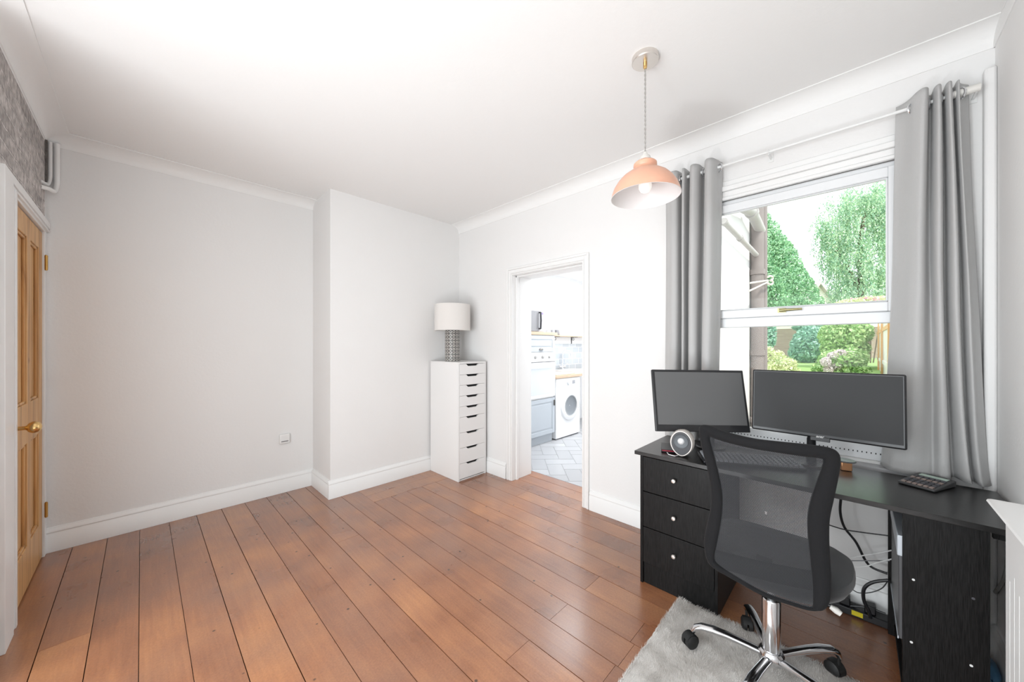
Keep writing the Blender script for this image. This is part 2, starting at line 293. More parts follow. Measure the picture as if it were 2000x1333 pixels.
# ------------------------------------------------------------------ mesh builder
class MB:
    def __init__(s): s.v = []; s.f = []; s.sm = []; s.uv = {}; s.at = None; s.mi = []; s.m = 0
    def add(s, vs, fs, smooth=False, uvs=None):
        o = len(s.v); s.v += [tuple(v) for v in vs]
        for i, f in enumerate(fs):
            s.f.append([o+k for k in f]); s.sm.append(smooth); s.mi.append(s.m)
            if uvs is not None: s.uv[len(s.f)-1] = [uvs[k] for k in f]
        return s
    def box(s, x0, x1, y0, y1, z0, z1):
        vs = [(x, y, z) for x in (x0, x1) for y in (y0, y1) for z in (z0, z1)]
        return s.add(vs, [(0, 1, 3, 2), (4, 6, 7, 5), (0, 4, 5, 1), (2, 3, 7, 6), (0, 2, 6, 4), (1, 5, 7, 3)])
    def obox(s, c, a, b, d):  # oriented box: centre, three half-axis vectors
        c, a, b, d = map(Vector, (c, a, b, d)); vs = [c+i*a+j*b+k*d for i in (-1, 1) for j in (-1, 1) for k in (-1, 1)]
        return s.add(vs, [(0, 1, 3, 2), (4, 6, 7, 5), (0, 4, 5, 1), (2, 3, 7, 6), (0, 2, 6, 4), (1, 5, 7, 3)])
    def rings(s, R, closed=True, caps=True, smooth=True, loop=False, uvs=None):
        n = len(R[0]); vs = [p for r in R for p in r]; fs = []
        m = len(R)
        for i in range(m if loop else m-1):
            for j in range(n if closed else n-1):
                a = i*n+j; b = i*n+(j+1) % n; c = ((i+1) % m)*n+(j+1) % n; d = ((i+1) % m)*n+j
                fs.append((a, b, c, d))
        if caps and closed and not loop:
            o = len(fs)
            s.add(vs, fs, smooth, uvs)
            base = len(s.v)-len(vs)
            s.f.append([base+k for k in reversed(range(n))]); s.sm.append(False); s.mi.append(s.m)
            s.f.append([base+(m-1)*n+k for k in range(n)]); s.sm.append(False); s.mi.append(s.m)
            return s
        return s.add(vs, fs, smooth, uvs)
    def tube(s, pts, r, n=10, caps=True, flat=1.0):
        P = [Vector(p) for p in pts]; rad = r if isinstance(r, (list, tuple)) else [r]*len(P); R = []
        up = None
        for i, p in enumerate(P):
            t = (P[min(i+1, len(P)-1)]-P[max(i-1, 0)]).normalized()
            if up is None: up = Vector((0, 0, 1)) if abs(t.z) < 0.9 else Vector((1, 0, 0))
            a = t.cross(up).normalized(); b = a.cross(t).normalized(); up = b
            R.append([p+(a*math.cos(k*2*PI/n)+b*math.sin(k*2*PI/n)*flat)*rad[i] for k in range(n)])
        return s.rings(R, caps=caps)
    def cyl(s, c, r, z0, z1, n=24, r2=None):
        return s.lathe(c, [(r, z0), (r if r2 is None else r2, z1)], n, caps=True)
    def lathe(s, c, prof, n=32, caps=False, uvscale=None):
        R = [[(c[0]+r*math.cos(k*2*PI/n), c[1]+r*math.sin(k*2*PI/n), z) for k in range(n)] for r, z in prof]
        return s.rings(R, caps=caps)
    def prism(s, poly, axis, a, b):
        """poly of 2D points in the plane normal to axis ('x','y','z'), extruded a..b"""
        def P(u, v, t): return {'x': (t, u, v), 'y': (u, t, v), 'z': (u, v, t)}[axis]
        n = len(poly); vs = [P(u, v, a) for u, v in poly]+[P(u, v, b) for u, v in poly]
        fs = [(i, (i+1) % n, n+(i+1) % n, n+i) for i in range(n)]+[tuple(reversed(range(n))), tuple(range(n, 2*n))]
        return s.add(vs, fs)
    def torus(s, c, R, r, axis='y', n=24, m=8):
        c = Vector(c); rr = []
        for i in range(n):
            a = i*2*PI/n; ring = []
            for j in range(m):
                b = j*2*PI/m; q = R+r*math.cos(b); h = r*math.sin(b)
                u, v = q*math.cos(a), q*math.sin(a)
                ring.append(c+Vector({'y': (u, h, v), 'x': (h, u, v), 'z': (u, v, h)}[axis]))
            rr.append(ring)
        return s.rings(rr, loop=True)

def finish(o, bevel=0, seg=2):
    if bevel:
        b = o.modifiers.new('bevel', 'BEVEL'); b.width = bevel; b.segments = seg; b.limit_method = 'ANGLE'; b.angle_limit = math.radians(35)
        b.harden_normals = False
    return o

def obj(name, mb, material, parent=None, bevel=0, world=False, recalc=True, seg=2):
    me = bpy.data.meshes.new(name)
    V = mb.v
    loc = Vector((0, 0, 0))
    if parent is not None and world:
        pl = Vector(parent['_o']); V = [(v[0]-pl.x, v[1]-pl.y, v[2]-pl.z) for v in V]
    if parent is None:
        a = np.array([tuple(v) for v in V]); loc = Vector(((a[:, 0].min()+a[:, 0].max())/2, (a[:, 1].min()+a[:, 1].max())/2, a[:, 2].min()))
        if mb.at == 'keep': loc = Vector((0, 0, 0))
        V = [(v[0]-loc.x, v[1]-loc.y, v[2]-loc.z) for v in V]
    me.from_pydata([tuple(v) for v in V], [], mb.f)
    for m in (material if isinstance(material, (list, tuple)) else [material]): me.materials.append(m)
    me.polygons.foreach_set('use_smooth', mb.sm)
    if len(me.materials) > 1: me.polygons.foreach_set('material_index', mb.mi)
    if mb.uv:
        uvl = me.uv_layers.new(name='UVMap')
        for fi, us in mb.uv.items():
            p = me.polygons[fi]
            for k, li in enumerate(p.loop_indices): uvl.data[li].uv = us[k]
    me.update()
    if recalc:
        import bmesh
        bm = bmesh.new(); bm.from_mesh(me); bmesh.ops.recalc_face_normals(bm, faces=bm.faces); bm.to_mesh(me); bm.free()
    me.set_sharp_from_angle(angle=math.radians(40))
    o = bpy.data.objects.new(name, me); COL.objects.link(o); o.location = loc
    if parent is not None: o.parent = parent; o['_o'] = parent['_o'] if world else (0, 0, 0)
    finish(o, bevel, seg)
    return o

def thing(name, label, cat, loc=(0, 0, 0), rotz=0, group=None):
    o = bpy.data.objects.new(name, None); COL.objects.link(o); o.location = loc; o.rotation_euler = (0, 0, rotz)
    o['_o'] = tuple(loc); o['label'] = label; o['category'] = cat; o.empty_display_size = 0.05
    if group: o['group'] = group
    return o
def tag(o, label, cat, group=None, kind=None):
    o['label'] = label; o['category'] = cat
    if group: o['group'] = group
    if kind: o['kind'] = kind
    return o
def struct(name, mb, m, label=None, bevel=0, cat=None, **kw):
    mb.at = 'keep'
    o = obj(name, mb, m, None, bevel, **kw); o['kind'] = 'structure'
    if label: o['label'] = label
    if cat: o['category'] = cat
    return o

def qset(me, arr):
    a = me.color_attributes.new('board', 'FLOAT_COLOR', 'POINT'); a.data.foreach_set('color', arr.ravel())

# ------------------------------------------------------------------ room shell
XD, XB, YA, YC, ZC = -0.425, 2.54, 3.76, -0.42, 2.70     # walls D (left), B (window), A (far), C (right), ceiling
XB2 = 2.82
YCH, XCH = 3.305, 1.143                                     # chimney breast

# floor boards: 154 mm boards running along y, each its own strip with its own tone
fb = MB(); cols = []
x = -0.316-0.154*18
joints = {0: [1.072], 1: [1.072], 2: [1.08], 3: [1.08], 4: [1.08], 5: [1.08]}
def bjoints(xc):
    js = [-0.44, 2.966 if 1.40 < xc < 2.2 else 5.2]
    table = [(1.45, 0.72), (1.30, 0.73), (1.76, 1.076), (1.45, 1.08), (1.15, 1.074), (0.99, 2.535), (-0.24, 2.573), (2.38, 2.18), (1.60, 0.74)]
    for tx, ty in table:
        if abs(tx-xc) < 0.077: js.append(ty)
    return sorted(js)
k = 0
while x < 2.88:
    x1 = min(x+0.154, 2.885)
    js = bjoints((x+x1)/2)
    for a, b in zip(js[:-1], js[1:]):
        g = 0.0010 + 0.0014*random.random(); lim = b
        fb.box(x+g, x1-g, a+0.0008, b-0.0008, -0.02, 0.0)
        c = random.random(); cols += [(c, random.random(), random.random(), 1)]*8
    x = x1; k += 1
for a, b in ((1.378, 2.145),):
    fb.box(a, b, 2.968, 3.13, -0.02, 0.0); cols += [(0.85, 0.3, 0.6, 1)]*8; fb.box(a, b, 3.132, 3.30, -0.02, 0.0); cols += [(0.95, 0.7, 0.2, 1)]*8
fb.box(2.147, 2.30, 2.968, 3.30, -0.02, 0.0); cols += [(0.5, 0.7, 0.2, 1)]*8
fl = struct('floor', fb, floor_mat, 'reddish brown stained pine floorboards')
qset(fl.data, np.array(cols, dtype=np.float32))
struct('floor_subfloor', MB().box(-3.2, 2.885, -0.6, 5.2, -0.10, -0.021), dark_gap)

# walls
def wall_seg(name, segs, m, label): 
    mb = MB()
    for s in segs: mb.box(*s)
    return struct(name, mb, m, label)
WY0, WY1, WZ0, WZ1 = -0.20, 0.84, 0.76, 2.24
DY0, DY1, DZ = 1.63, 2.46, 2.035
wall_seg('wall_right', [(XB, XB2, -0.62, WY0, -0.05, 2.75), (XB, XB2, WY0, WY1, -0.05, WZ0), (XB, XB2, WY0, WY1, WZ1, 2.75),
                        (XB, XB2, WY1, DY0, -0.05, 2.75), (XB, XB2, DY0, DY1, DZ, 2.75), (XB, XB2, DY1, 3.95, -0.05, 2.75)], wall_paint, 'white plastered wall with the window and the kitchen doorway')
wall_seg('wall_back', [(-3.2, XB, YA, YA+0.2, -0.05, 2.75)], wall_paint, 'plain white far wall')
wall_seg('wall_chimney', [(XCH, XB+0.001, YCH, YA+0.001, -0.05, 2.75)], wall_paint, 'white chimney breast projecting beside the kitchen doorway')
wall_seg('wall_front', [(-3.2, XB, YC-0.2, YC, -0.05, 2.75)], wall_paint, 'white wall behind the radiator cover')
wall_seg('wall_left', [(XD-0.12, XD, 2.40, 2.90, -0.05, 2.63), (XD-0.12, XD, 2.90, 3.70, 2.07, 2.63)], brick, 'rough greyed brick wall above the pine door')
wall_seg('wall_lintel', [(XD-0.12, XD, 1.0, 3.76, 2.63, 2.75)], wall_paint, None)
wall_seg('wall_corner', [(XD-0.12, XD-0.004, 3.70, 3.76, -0.05, 2.63)], wall_paint, 'narrow white strip of wall beside the pine door')
struct('wall_hall', MB().box(-1.5, -1.4, 2.4, 3.76, 0, 2.7), wall_paint)
struct('ceiling', MB().box(-3.2, XB+0.2, YC-0.2, YA+0.2, ZC, ZC+0.12), ceil_paint, 'smooth white ceiling')  # carried on unseen past the left wall to block the sun

# coving: concave profile swept along walls
def cove(name, axis, a, b, wall, sgn, drop=0.08, proj=0.11, m=ceil_paint):
    """profile in (horizontal, z): from wall down to ceiling out"""
    pts = []
    for i in range(9):
        t = i/8*PI/2
        pts.append((wall+sgn*proj*(1-math.cos(t))*1.0, ZC-drop*(1-math.sin(t))))
    # concave: centre is at (wall+proj, ZC-drop)
    poly = [(wall-sgn*0.01, ZC-drop-0.006), (wall+sgn*0.004, ZC-drop-0.006)]
    poly += [(wall+sgn*(0.006+(proj-0.006)*(1-math.cos(t))), ZC-drop+(drop-0.005)*math.sin(t)) for t in [i*PI/16 for i in range(9)]]
    poly += [(wall+sgn*(proj+0.002), ZC-0.005), (wall+sgn*(proj+0.002), ZC+0.004), (wall-sgn*0.01, ZC+0.004)]
    mb = MB()
    if axis == 'y': mb.prism(poly, 'y', a, b)
    else: mb.prism(poly, 'x', a, b)
    for i in range(2, len(mb.sm)): pass
    for i in range(2, 10): mb.sm[i] = True
    return struct(name, mb, m, None)
cove('trim_1', 'y', YC, YCH, XB, -1, 0.08, 0.10)
cove('trim_2', 'x', XD, XCH, YA, -1, 0.065, 0.11)
cove('trim_3', 'y', 1.0, YA, XD, 1, 0.05, 0.10)
cove('trim_4', 'x', -0.4, XB, YC, 1, 0.08, 0.0)

# skirting
SK = [(0, 0), (0.020, 0), (0.020, 0.112), (0.015, 0.118), (0.015, 0.124), (0.018, 0.128), (0.016, 0.140), (0.008, 0.148), (0.006, 0.156), (0, 0.158)]
def skirt(mb, axis, a, b, wall, sgn):
    poly = [(wall+sgn*u, z+0.0008) for u, z in SK]
    mb.prism(poly, axis, a, b)
mb = MB(); skirt(mb, 'x', XD, XCH, YA, -1); struct('baseboard_back', mb, gloss_white, 'white moulded skirting along the far wall')
mb = MB(); skirt(mb, 'y', YCH, YA-0.02, XCH, -1); skirt(mb, 'x', XCH-0.0203, XB, YCH, -1); struct('baseboard_chimney', mb, gloss_white, 'white moulded skirting around the chimney breast')
mb = MB(); skirt(mb, 'y', 2.53, YCH-0.0205, XB, -1); struct('baseboard_door', mb, gloss_white)
mb = MB(); skirt(mb, 'y', YC, 1.57, XB, -1); struct('baseboard_right', mb, gloss_white, 'white moulded skirting under the window')
mb = MB(); skirt(mb, 'x', -0.3, XB-0.02, YC, 1); struct('baseboard_front', mb, gloss_white)

# kitchen doorway: architrave + lining
def architrave(mb, poly_w, y0, y1, z1, x, sgn, w=0.066, t=0.02):
    """frame around opening y0..y1, z1 in plane x; sgn is the direction it projects"""
    steps = [(0.0, 0.012, 0.010), (0.012, 0.020, 0.016), (0.020, 0.048, 0.013), (0.048, w, t)]
    for a, b, th in steps:
        xa, xb = sorted((x, x+sgn*th))
        mb.box(xa, xb, y0-b, y0-a, 0.0005, z1+b); mb.box(xa, xb, y1+a, y1+b, 0.0005, z1+b); mb.box(xa, xb, y0-a, y1+a, z1+a, z1+b)
mb = MB(); architrave(mb, None, DY0+0.012, DY1-0.012, DZ-0.008, XB, -1); struct('trim_5', mb, gloss_white, 'white moulded architrave around the kitchen doorway', bevel=0.002)
mb = MB(); mb.box(XB-0.002, XB2, DY0, DY0+0.012, 0, DZ-0.012); mb.box(XB-0.002, XB2, DY1-0.012, DY1, 0, DZ-0.012); mb.box(XB-0.002, XB2, DY0, DY1, DZ-0.012, DZ)
mb.box(XB+0.045, XB+0.075, DY1-0.026, DY1-0.012, 0, DZ-0.012); mb.box(XB+0.045, XB+0.075, DY0+0.012, DY0+0.026, 0, DZ-0.012); mb.box(XB+0.045, XB+0.075, DY0+0.012, DY1-0.012, DZ-0.026, DZ-0.012)
struct('trim_6', mb, gloss_white, 'white door lining of the kitchen doorway', bevel=0.0015)

# ------------------------------------------------------------------ pine door on the left wall
def four_panel_door():
    # frame (lining + architrave)
    mb = MB()
    mb.box(XD-0.12, XD-0.004, 2.87, 2.915, 0.0005, 2.08); mb.box(XD-0.12, XD+0.0005, 3.695, 3.755, 0.0005, 2.08); mb.box(XD-0.12, XD+0.004, 2.925, 3.695, 2.052, 2.08)
    for a, b, th in [(0.0, 0.03, 0.014), (0.03, 0.085, 0.010), (0.085, 0.235, 0.016)]:
        mb.box(XD, XD+th, 2.888-b, 2.888-a, 0.0005, 2.065+b*0.25); mb.box(XD, XD+th, 2.888-a, 3.755, 2.065+a*0.25, 2.065+b*0.25)
    struct('trim_7', mb, gloss_white, 'white moulded architrave around the pine door', bevel=0.002)
    xf = XD-0.009; xb = xf-0.04; y0, y1, z0, z1 = 2.932, 3.692, 0.008, 2.046
    d = thing('door_1', 'waxed knotty pine panelled door with a brass knob', 'door', (xf, y1, 0)); d['kind'] = 'structure'
    mb = MB()
    st = 0.105
    ym = (y0+y1)/2
    cols_ = [(y0, y0+st), (ym-0.045, ym+0.045), (y1-st, y1)]
    rails = [(z0, z0+0.23), (0.80, 1.02), (z1-0.115, z1)]
    for a, b in cols_: mb.box(xb, xf, a, b, z0, z1)
    for a, b in rails: mb.box(xb, xf-0.0004, y0+st, y1-st, a, b)
    obj('door_leaf', mb, pine, d, world=True, bevel=0.003)
    for (pa, pb) in ((y0+st, ym-0.045), (ym+0.045, y1-st)):
        for (qa, qb) in ((z0+0.23, 0.80), (1.02, z1-0.115)):
            p = MB(); p.box(xb+0.012, xf-0.017, pa-0.002, pb+0.002, qa-0.002, qb+0.002)
            for s1, s2, s3, s4 in ((pa, pa+0.014, qa, qb), (pb-0.014, pb, qa, qb), (pa, pb, qa, qa+0.014), (pa, pb, qb-0.014, qb)): p.box(xf-0.017, xf-0.006, s1, s2, s3, s4)
            obj('panel', p, pine, d, world=True, bevel=0.003)
    k = MB(); ky, kz = 2.985, 0.925
    R = []
    for r, dx in [(0.026, 0.0), (0.027, 0.004), (0.020, 0.008), (0.010, 0.011), (0.0095, 0.030), (0.012, 0.036), (0.022, 0.042), (0.028, 0.052), (0.0295, 0.062), (0.026, 0.073), (0.016, 0.081), (0.002, 0.084)]:
        R.append([(xf+dx, ky+r*math.cos(t*2*PI/20), kz+r*math.sin(t*2*PI/20)) for t in range(20)])
    k.rings(R); obj('door_knob', k, brass, d, world=True)
    for hz in (1.86, 0.295):
        h = MB(); h.tube([(XD+0.006, 3.698, hz-0.045), (XD+0.006, 3.698, hz+0.045)], 0.007, 12); h.box(XD-0.008, XD+0.002, 3.700, 3.716, hz-0.045, hz+0.045)
        h.tube([(XD+0.006, 3.698, hz-0.049), (XD+0.006, 3.698, hz-0.045)], 0.005, 8); h.tube([(XD+0.006, 3.698, hz+0.045), (XD+0.006, 3.698, hz+0.049)], 0.005, 8)
        obj('hinge', h, brass_dark, d, world=True)
four_panel_door()

# pair of heating pipes in the top left corner, turning into the brick
for k2, (dy, zz, lab, px0) in enumerate([(0.0, 2.30, 'thicker white painted heating pipe in the corner above the pine door, outer of two', XD+0.045), (0.0, 2.335, 'slimmer white painted heating pipe bending into the brick, inner of two', XD+0.018)]):
    mb = MB(); y = YA-0.022-0.0*k2; xx = px0
    r = 0.013 if k2 == 0 else 0.010
    pts = [(xx, y, 2.645), (xx, y, zz+0.09)]
    for i in range(1, 9):
        t = i/8*PI/2; pts.append((xx-(0.012*i/8), y-0.075*(1-math.cos(t)), zz+0.09-0.075*math.sin(t)))
    pts.append((xx-0.02, y-0.13, zz+0.008)); pts.append((XD-0.005, y-0.16, zz+0.004))
    mb.tube(pts, r, 12); tag(obj('heating_pipe', mb, gloss_white), lab, 'pipe')
mb = MB(); mb.box(XD-0.001, XD+0.010, 3.703, 3.722, 2.33, 2.642); 
struct('trim_8', mb, mat('recess_shade', (0.14, 0.13, 0.12), 0.95, noise=0.5, nscale=30, bump=1, bscale=60))  # dark strip standing in for the shaded recess beside the pipes

# ------------------------------------------------------------------ window
def build_window():
    xg = XB+0.045
    win = thing('window_1', 'white upvc window with a large top-hung light over a fixed lower pane', 'window', (XB, 0.32, 0.74)); win['kind'] = 'structure'
    f = MB(); xa, xb = XB+0.012, XB+0.075
    f.box(xa, xb, WY0, WY0+0.05, WZ0, WZ1); f.box(xa, xb, WY1-0.05, WY1, WZ0, WZ1)
    e_ = 0.0497
    f.box(xa, xb, WY0+e_, WY1-e_, WZ1-0.028, WZ1); f.box(xa, xb, WY0+e_, WY1-e_, WZ0, WZ0+0.075); f.box(xa, xb, WY0+e_, WY1-e_, 1.448, 1.505)
    obj('frame', f, upvc, win, world=True, bevel=0.004)
    s = MB(); ya, yb, za, zb = WY0+0.048, WY1-0.048, 1.505, 2.214; g = 0.048
    s.box(XB-0.004, XB+0.05, ya, ya+g, za, zb); s.box(XB-0.004, XB+0.05, yb-g, yb, za, zb)
    s.box(XB-0.0035, XB+0.05, ya+g-0.001, yb-g+0.001, za, za+g); s.box(XB-0.0035, XB+0.05, ya+g-0.001, yb-g+0.001, zb-g*1.05, zb)
    for (p, q, r, t) in ((ya+g, ya+g+0.008, za+g, zb-g), (yb-g-0.008, yb-g, za+g, zb-g), (ya+g, yb-g, za+g, za+g+0.008), (ya+g, yb-g, zb-g-0.008, zb-g)): s.box(XB+0.008, XB+0.03, p, q, r, t)
    sash = obj('sash', s, upvc, win, world=True, bevel=0.004)
    gl = MB(); gl.box(xg, xg+0.004, ya+g, yb-g, za+g, zb-g); obj('pane', gl, glass, sash, world=True)
    gl = MB(); gl.box(xg, xg+0.004, WY0+0.048, WY1-0.048, WZ0+0.07, 1.45); obj('pane', gl, glass, win, world=True)
    # handle
    hp = onx(1527, 611, XB-0.004); hz = 1.536; hy = onx(1530, 611, XB-0.01).y
    h = MB(); h.box(XB-0.016, XB-0.004, hy-0.012, hy+0.026, hz-0.012, hz+0.012); h.tube([(XB-0.016, hy+0.012, hz), (XB-0.034, hy+0.010, hz)], 0.008, 12)
    h.tube([(XB-0.032, hy+0.016, hz), (XB-0.034, hy-0.02, hz), (XB-0.033, hy-0.085, hz+0.001)], [0.009, 0.0075, 0.006], 12)
    obj('handle', h, mat('reflection_tinted_handle', (0.30, 0.27, 0.13), 0.25, metal=0.7), sash, world=True)  # dark handle with its yellow-green reflection put into the colour
    # row of drainage dots along the lower rail
    d = MB()
    y = -0.13
    while y < 0.75:
        d.box(XB+0.0105, XB+0.0125, y, y+0.004, 0.792, 0.799); y += 0.0165
    obj('vent_slot_row', d, dark_gap, win, world=True)
    sl = MB(); sl.box(2.47, XB+0.03, -0.27, 0.92, 0.722, 0.747); obj('sill', sl, mat('grey_sill', (0.42, 0.42, 0.43), 0.4), win, world=True, bevel=0.006)
    a = MB()
    for p, q, th in ((0.0, 0.02, 0.020), (0.02, 0.055, 0.012), (0.055, 0.085, 0.024), (0.085, 0.12, 0.010)):
        a.box(XB-th, XB+0.013, WY0-q, WY0-p, 0.76, WZ1+q); a.box(XB-th, XB+0.013, WY1+p, WY1+q, 0.76, WZ1+q); a.box(XB-th, XB+0.013, WY0-p, WY1+p, WZ1+p, WZ1+q)
    struct('trim_9', a, gloss_white, 'white stepped moulding around the window', bevel=0.004)
build_window()
mb = MB(); mb.box(XB-0.045, XB, YC, YC+0.035, 0.16, 2.52); struct('trim_10', mb, wall_paint, 'white boxed pipe in the corner beside the window', bevel=0.01)

# ------------------------------------------------------------------ curtain pole and curtains
def spline(P, m):
    out = []
    for i in range(len(P)-1):
        p0, p1, p2, p3 = P[max(i-1, 0)], P[i], P[i+1], P[min(i+2, len(P)-1)]
        for k in range(m):
            t = k/m
            out.append(tuple(0.5*((2*p1[q])+(p2[q]-p0[q])*t+(2*p0[q]-5*p1[q]+4*p2[q]-p3[q])*t*t+(3*p1[q]-p0[q]-3*p2[q]+p3[q])*t**3) for q in (0, 1)))
    out.append(tuple(P[-1])); return out
def curtain(name, label, bot, top, zb, zt, zr, eyes, seedv=0, bend=0.8, xmin=2.40):
    """cloth lofted between two plan-view fold lines (x, y) at the hem and at the heading"""
    nz = 70; T = spline(top, 9); B = spline(bot, 9); ns = len(T); V = []
    for i in range(nz+1):
        t = i/nz; z = zb+(zt-zb)*t; e = t**bend
        for j in range(ns):
            s = j/(ns-1); x = B[j][0]+(T[j][0]-B[j][0])*e; y = B[j][1]+(T[j][1]-B[j][1])*e
            x += 0.0045*math.sin(6*s+5*t+seedv)*math.sin(3*t+seedv)+0.0014*math.sin(29*s+15*t+seedv)*math.sin(11*t+9*s)
            y += 0.0045*math.sin(4.5*t+7*s+seedv)*math.sin(PI*t)
            V.append((min(max(x, xmin if z > 0.80 else 2.425), XB-0.028), y, z+0.004*math.sin(9*s+seedv)*(1-t)))
    F = [(i*ns+j, i*ns+j+1, (i+1)*ns+j+1, (i+1)*ns+j) for i in range(nz) for j in range(ns-1)]
    ym = sum(p[1] for p in bot)/len(bot); th = thing(name, label, 'curtain', (2.462, ym, zb))
    mb = MB(); mb.add(V, F, True); c = obj('curtain_cloth', mb, curtain_mat, th, world=True, recalc=False)
    so = c.modifiers.new('thick', 'SOLIDIFY'); so.thickness = 0.002
    for y, rot in eyes:
        e = MB(); e.torus((0, 0, 0), 0.0225, 0.004, 'y', 28, 8); ca, sa = math.cos(rot), math.sin(rot)
        e.v = [(2.462+v[0]*ca-v[1]*sa, y+v[0]*sa+v[1]*ca, zr+v[2]-0.006) for v in e.v]; obj('eyelet', e, chrome, th, world=True)
    return th
ZR = 2.43
left_top = [(2.510, 0.955), (2.47, 0.925), (2.415, 0.885), (2.425, 0.845), (2.495, 0.832), (2.500, 0.818), (2.430, 0.812), (2.420, 0.800), (2.435, 0.792), (2.505, 0.786), (2.500, 0.770), (2.430, 0.762), (2.405, 0.735), (2.435, 0.708), (2.500, 0.700), (2.505, 0.682), (2.430, 0.674), (2.392, 0.650), (2.400, 0.622), (2.450, 0.604), (2.490, 0.598), (2.508, 0.590)]
left_bot = [(max(2.427, x), 0.958-(0.955-y)*0.86) for x, y in left_top]; left_top = [(x, 0.955-(0.955-y)*0.95) for x, y in left_top]
cl = curtain('curtain', 'grey eyelet curtain on the left side of the window, behind the smaller monitor', left_bot, left_top, 0.30, 2.475, ZR, [(0.905, 0.3), (0.838, -0.1), (0.806, 0.1), (0.778, 0.0), (0.704, 0.1), (0.612, 0.75)], 1.0, xmin=2.39)
right_top = [(2.508, -0.128), (2.495, -0.150), (2.470, -0.168), (2.425, -0.186), (2.400, -0.206), (2.418, -0.222), (2.480, -0.228), (2.485, -0.236), (2.430, -0.240), (2.408, -0.250), (2.425, -0.260), (2.485, -0.264), (2.488, -0.270), (2.430, -0.273), (2.410, -0.281), (2.428, -0.290), (2.480, -0.294), (2.482, -0.300), (2.440, -0.303), (2.432, -0.310), (2.470, -0.318), (2.510, -0.345)]
right_bot = [(2.520, -0.075), (2.475, -0.090), (2.445, -0.105), (2.436, -0.130), (2.428, -0.160), (2.434, -0.190), (2.445, -0.222), (2.455, -0.240), (2.432, -0.255), (2.427, -0.272), (2.440, -0.288), (2.490, -0.296), (2.495, -0.306), (2.450, -0.318), (2.427, -0.332), (2.428, -0.344), (2.480, -0.350), (2.482, -0.358), (2.440, -0.364), (2.432, -0.374), (2.450, -0.388), (2.480, -0.402)]
cr = curtain('curtain', 'grey eyelet curtain on the right side of the window, flaring out towards the desk', right_bot, right_top, 0.752, 2.475, ZR, [(-0.176, -0.6), (-0.226, 0.0), (-0.262, 0.0), (-0.292, 0.0), (-0.316, 0.5)], 2.4, bend=0.62, xmin=2.398)
# pole
p = thing('curtain_pole', 'thin white curtain pole above the window', 'curtain pole', (2.462, 0.3, ZR))
obj('rod', MB().tube([(2.462, 0.97, ZR), (2.462, -0.37, ZR)], 0.0075, 14), white_pl, p, world=True)
obj('rod', MB().tube([(2.462, 0.97, ZR), (2.462, 0.62, ZR)], 0.0095, 14), white_pl, p, world=True)
obj('finial', MB().tube([(2.462, -0.285, ZR), (2.462, -0.37, ZR)], 0.016, 16), cream_pl, p, world=True)
for yb_ in (0.955, 0.365, -0.36):
    b = MB(); b.box(2.535, XB, yb_-0.012, yb_+0.012, ZR-0.03, ZR+0.03); b.tube([(2.54, yb_, ZR-0.012), (2.462, yb_, ZR-0.012)], 0.005, 8)
    b.torus((2.462, yb_, ZR), 0.011, 0.003, 'y', 16, 6); obj('bracket', b, white_pl, p, world=True)

# ------------------------------------------------------------------ pendant lamp
def pendant():
    c = (1.655, 0.725)
    t = thing('pendant_lamp', 'coral enamel dome pendant lamp hanging from the ceiling on a braided cable', 'pendant lamp', (c[0], c[1], 2.06))
    obj('ceiling_rose', MB().lathe(c, [(0.001, ZC), (0.060, ZC), (0.060, ZC-0.022), (0.057, ZC-0.025), (0.001, ZC-0.025)], 40), steel, t, world=True)
    g = MB(); g.lathe(c, [(0.001, ZC-0.024), (0.009, ZC-0.024), (0.009, ZC-0.048), (0.006, ZC-0.056), (0.002, ZC-0.057)], 16); obj('cord_grip', g, brass, t, world=True)
    # two twisted cores
    cb = MB()
    for ph in (0, PI):
        cb.tube([(c[0]+0.0022*math.cos(ph+i*0.9), c[1]+0.0022*math.sin(ph+i*0.9), ZC-0.05-(ZC-0.05-2.225)*i/70) for i in range(71)], 0.0024, 6)
    obj('cable', cb, cable_gray, t, world=True)
    prof_out = [(0.012, 2.232), (0.020, 2.228), (0.028, 2.212), (0.030, 2.206), (0.046, 2.202), (0.052, 2.196), (0.053, 2.184), (0.049, 2.177), (0.051, 2.170), (0.058, 2.163), (0.080, 2.152), (0.104, 2.135), (0.125, 2.112), (0.142, 2.085), (0.151, 2.060), (0.155, 2.044), (0.1565, 2.040)]
    s = MB(); s.lathe(c, prof_out, 56); obj('lamp_shade', s, shade_out, t, world=True)
    i_ = MB(); i_.lathe(c, [(r-0.0025, z-0.001) for r, z in prof_out[3:]]+[(0.1565, 2.040)], 56); obj('shade_lining', i_, shade_in, t, world=True)
    cp = MB(); cp.lathe(c, [(0.002, 2.252), (0.008, 2.25), (0.012, 2.238), (0.022, 2.230), (0.028, 2.213), (0.029, 2.206)], 24); obj('shade_cap', cp, cream_pl, t, world=True)
    bl = MB(); bl.lathe(c, [(0.013, 2.165), (0.014, 2.14), (0.024, 2.115), (0.030, 2.095), (0.029, 2.08), (0.020, 2.064), (0.002, 2.058)], 24)
    obj('bulb', bl, mat('white_bulb', (0.9, 0.88, 0.85), 0.3, emit=(1, 0.93, 0.85), estr=0.35), t, world=True)
pendant()

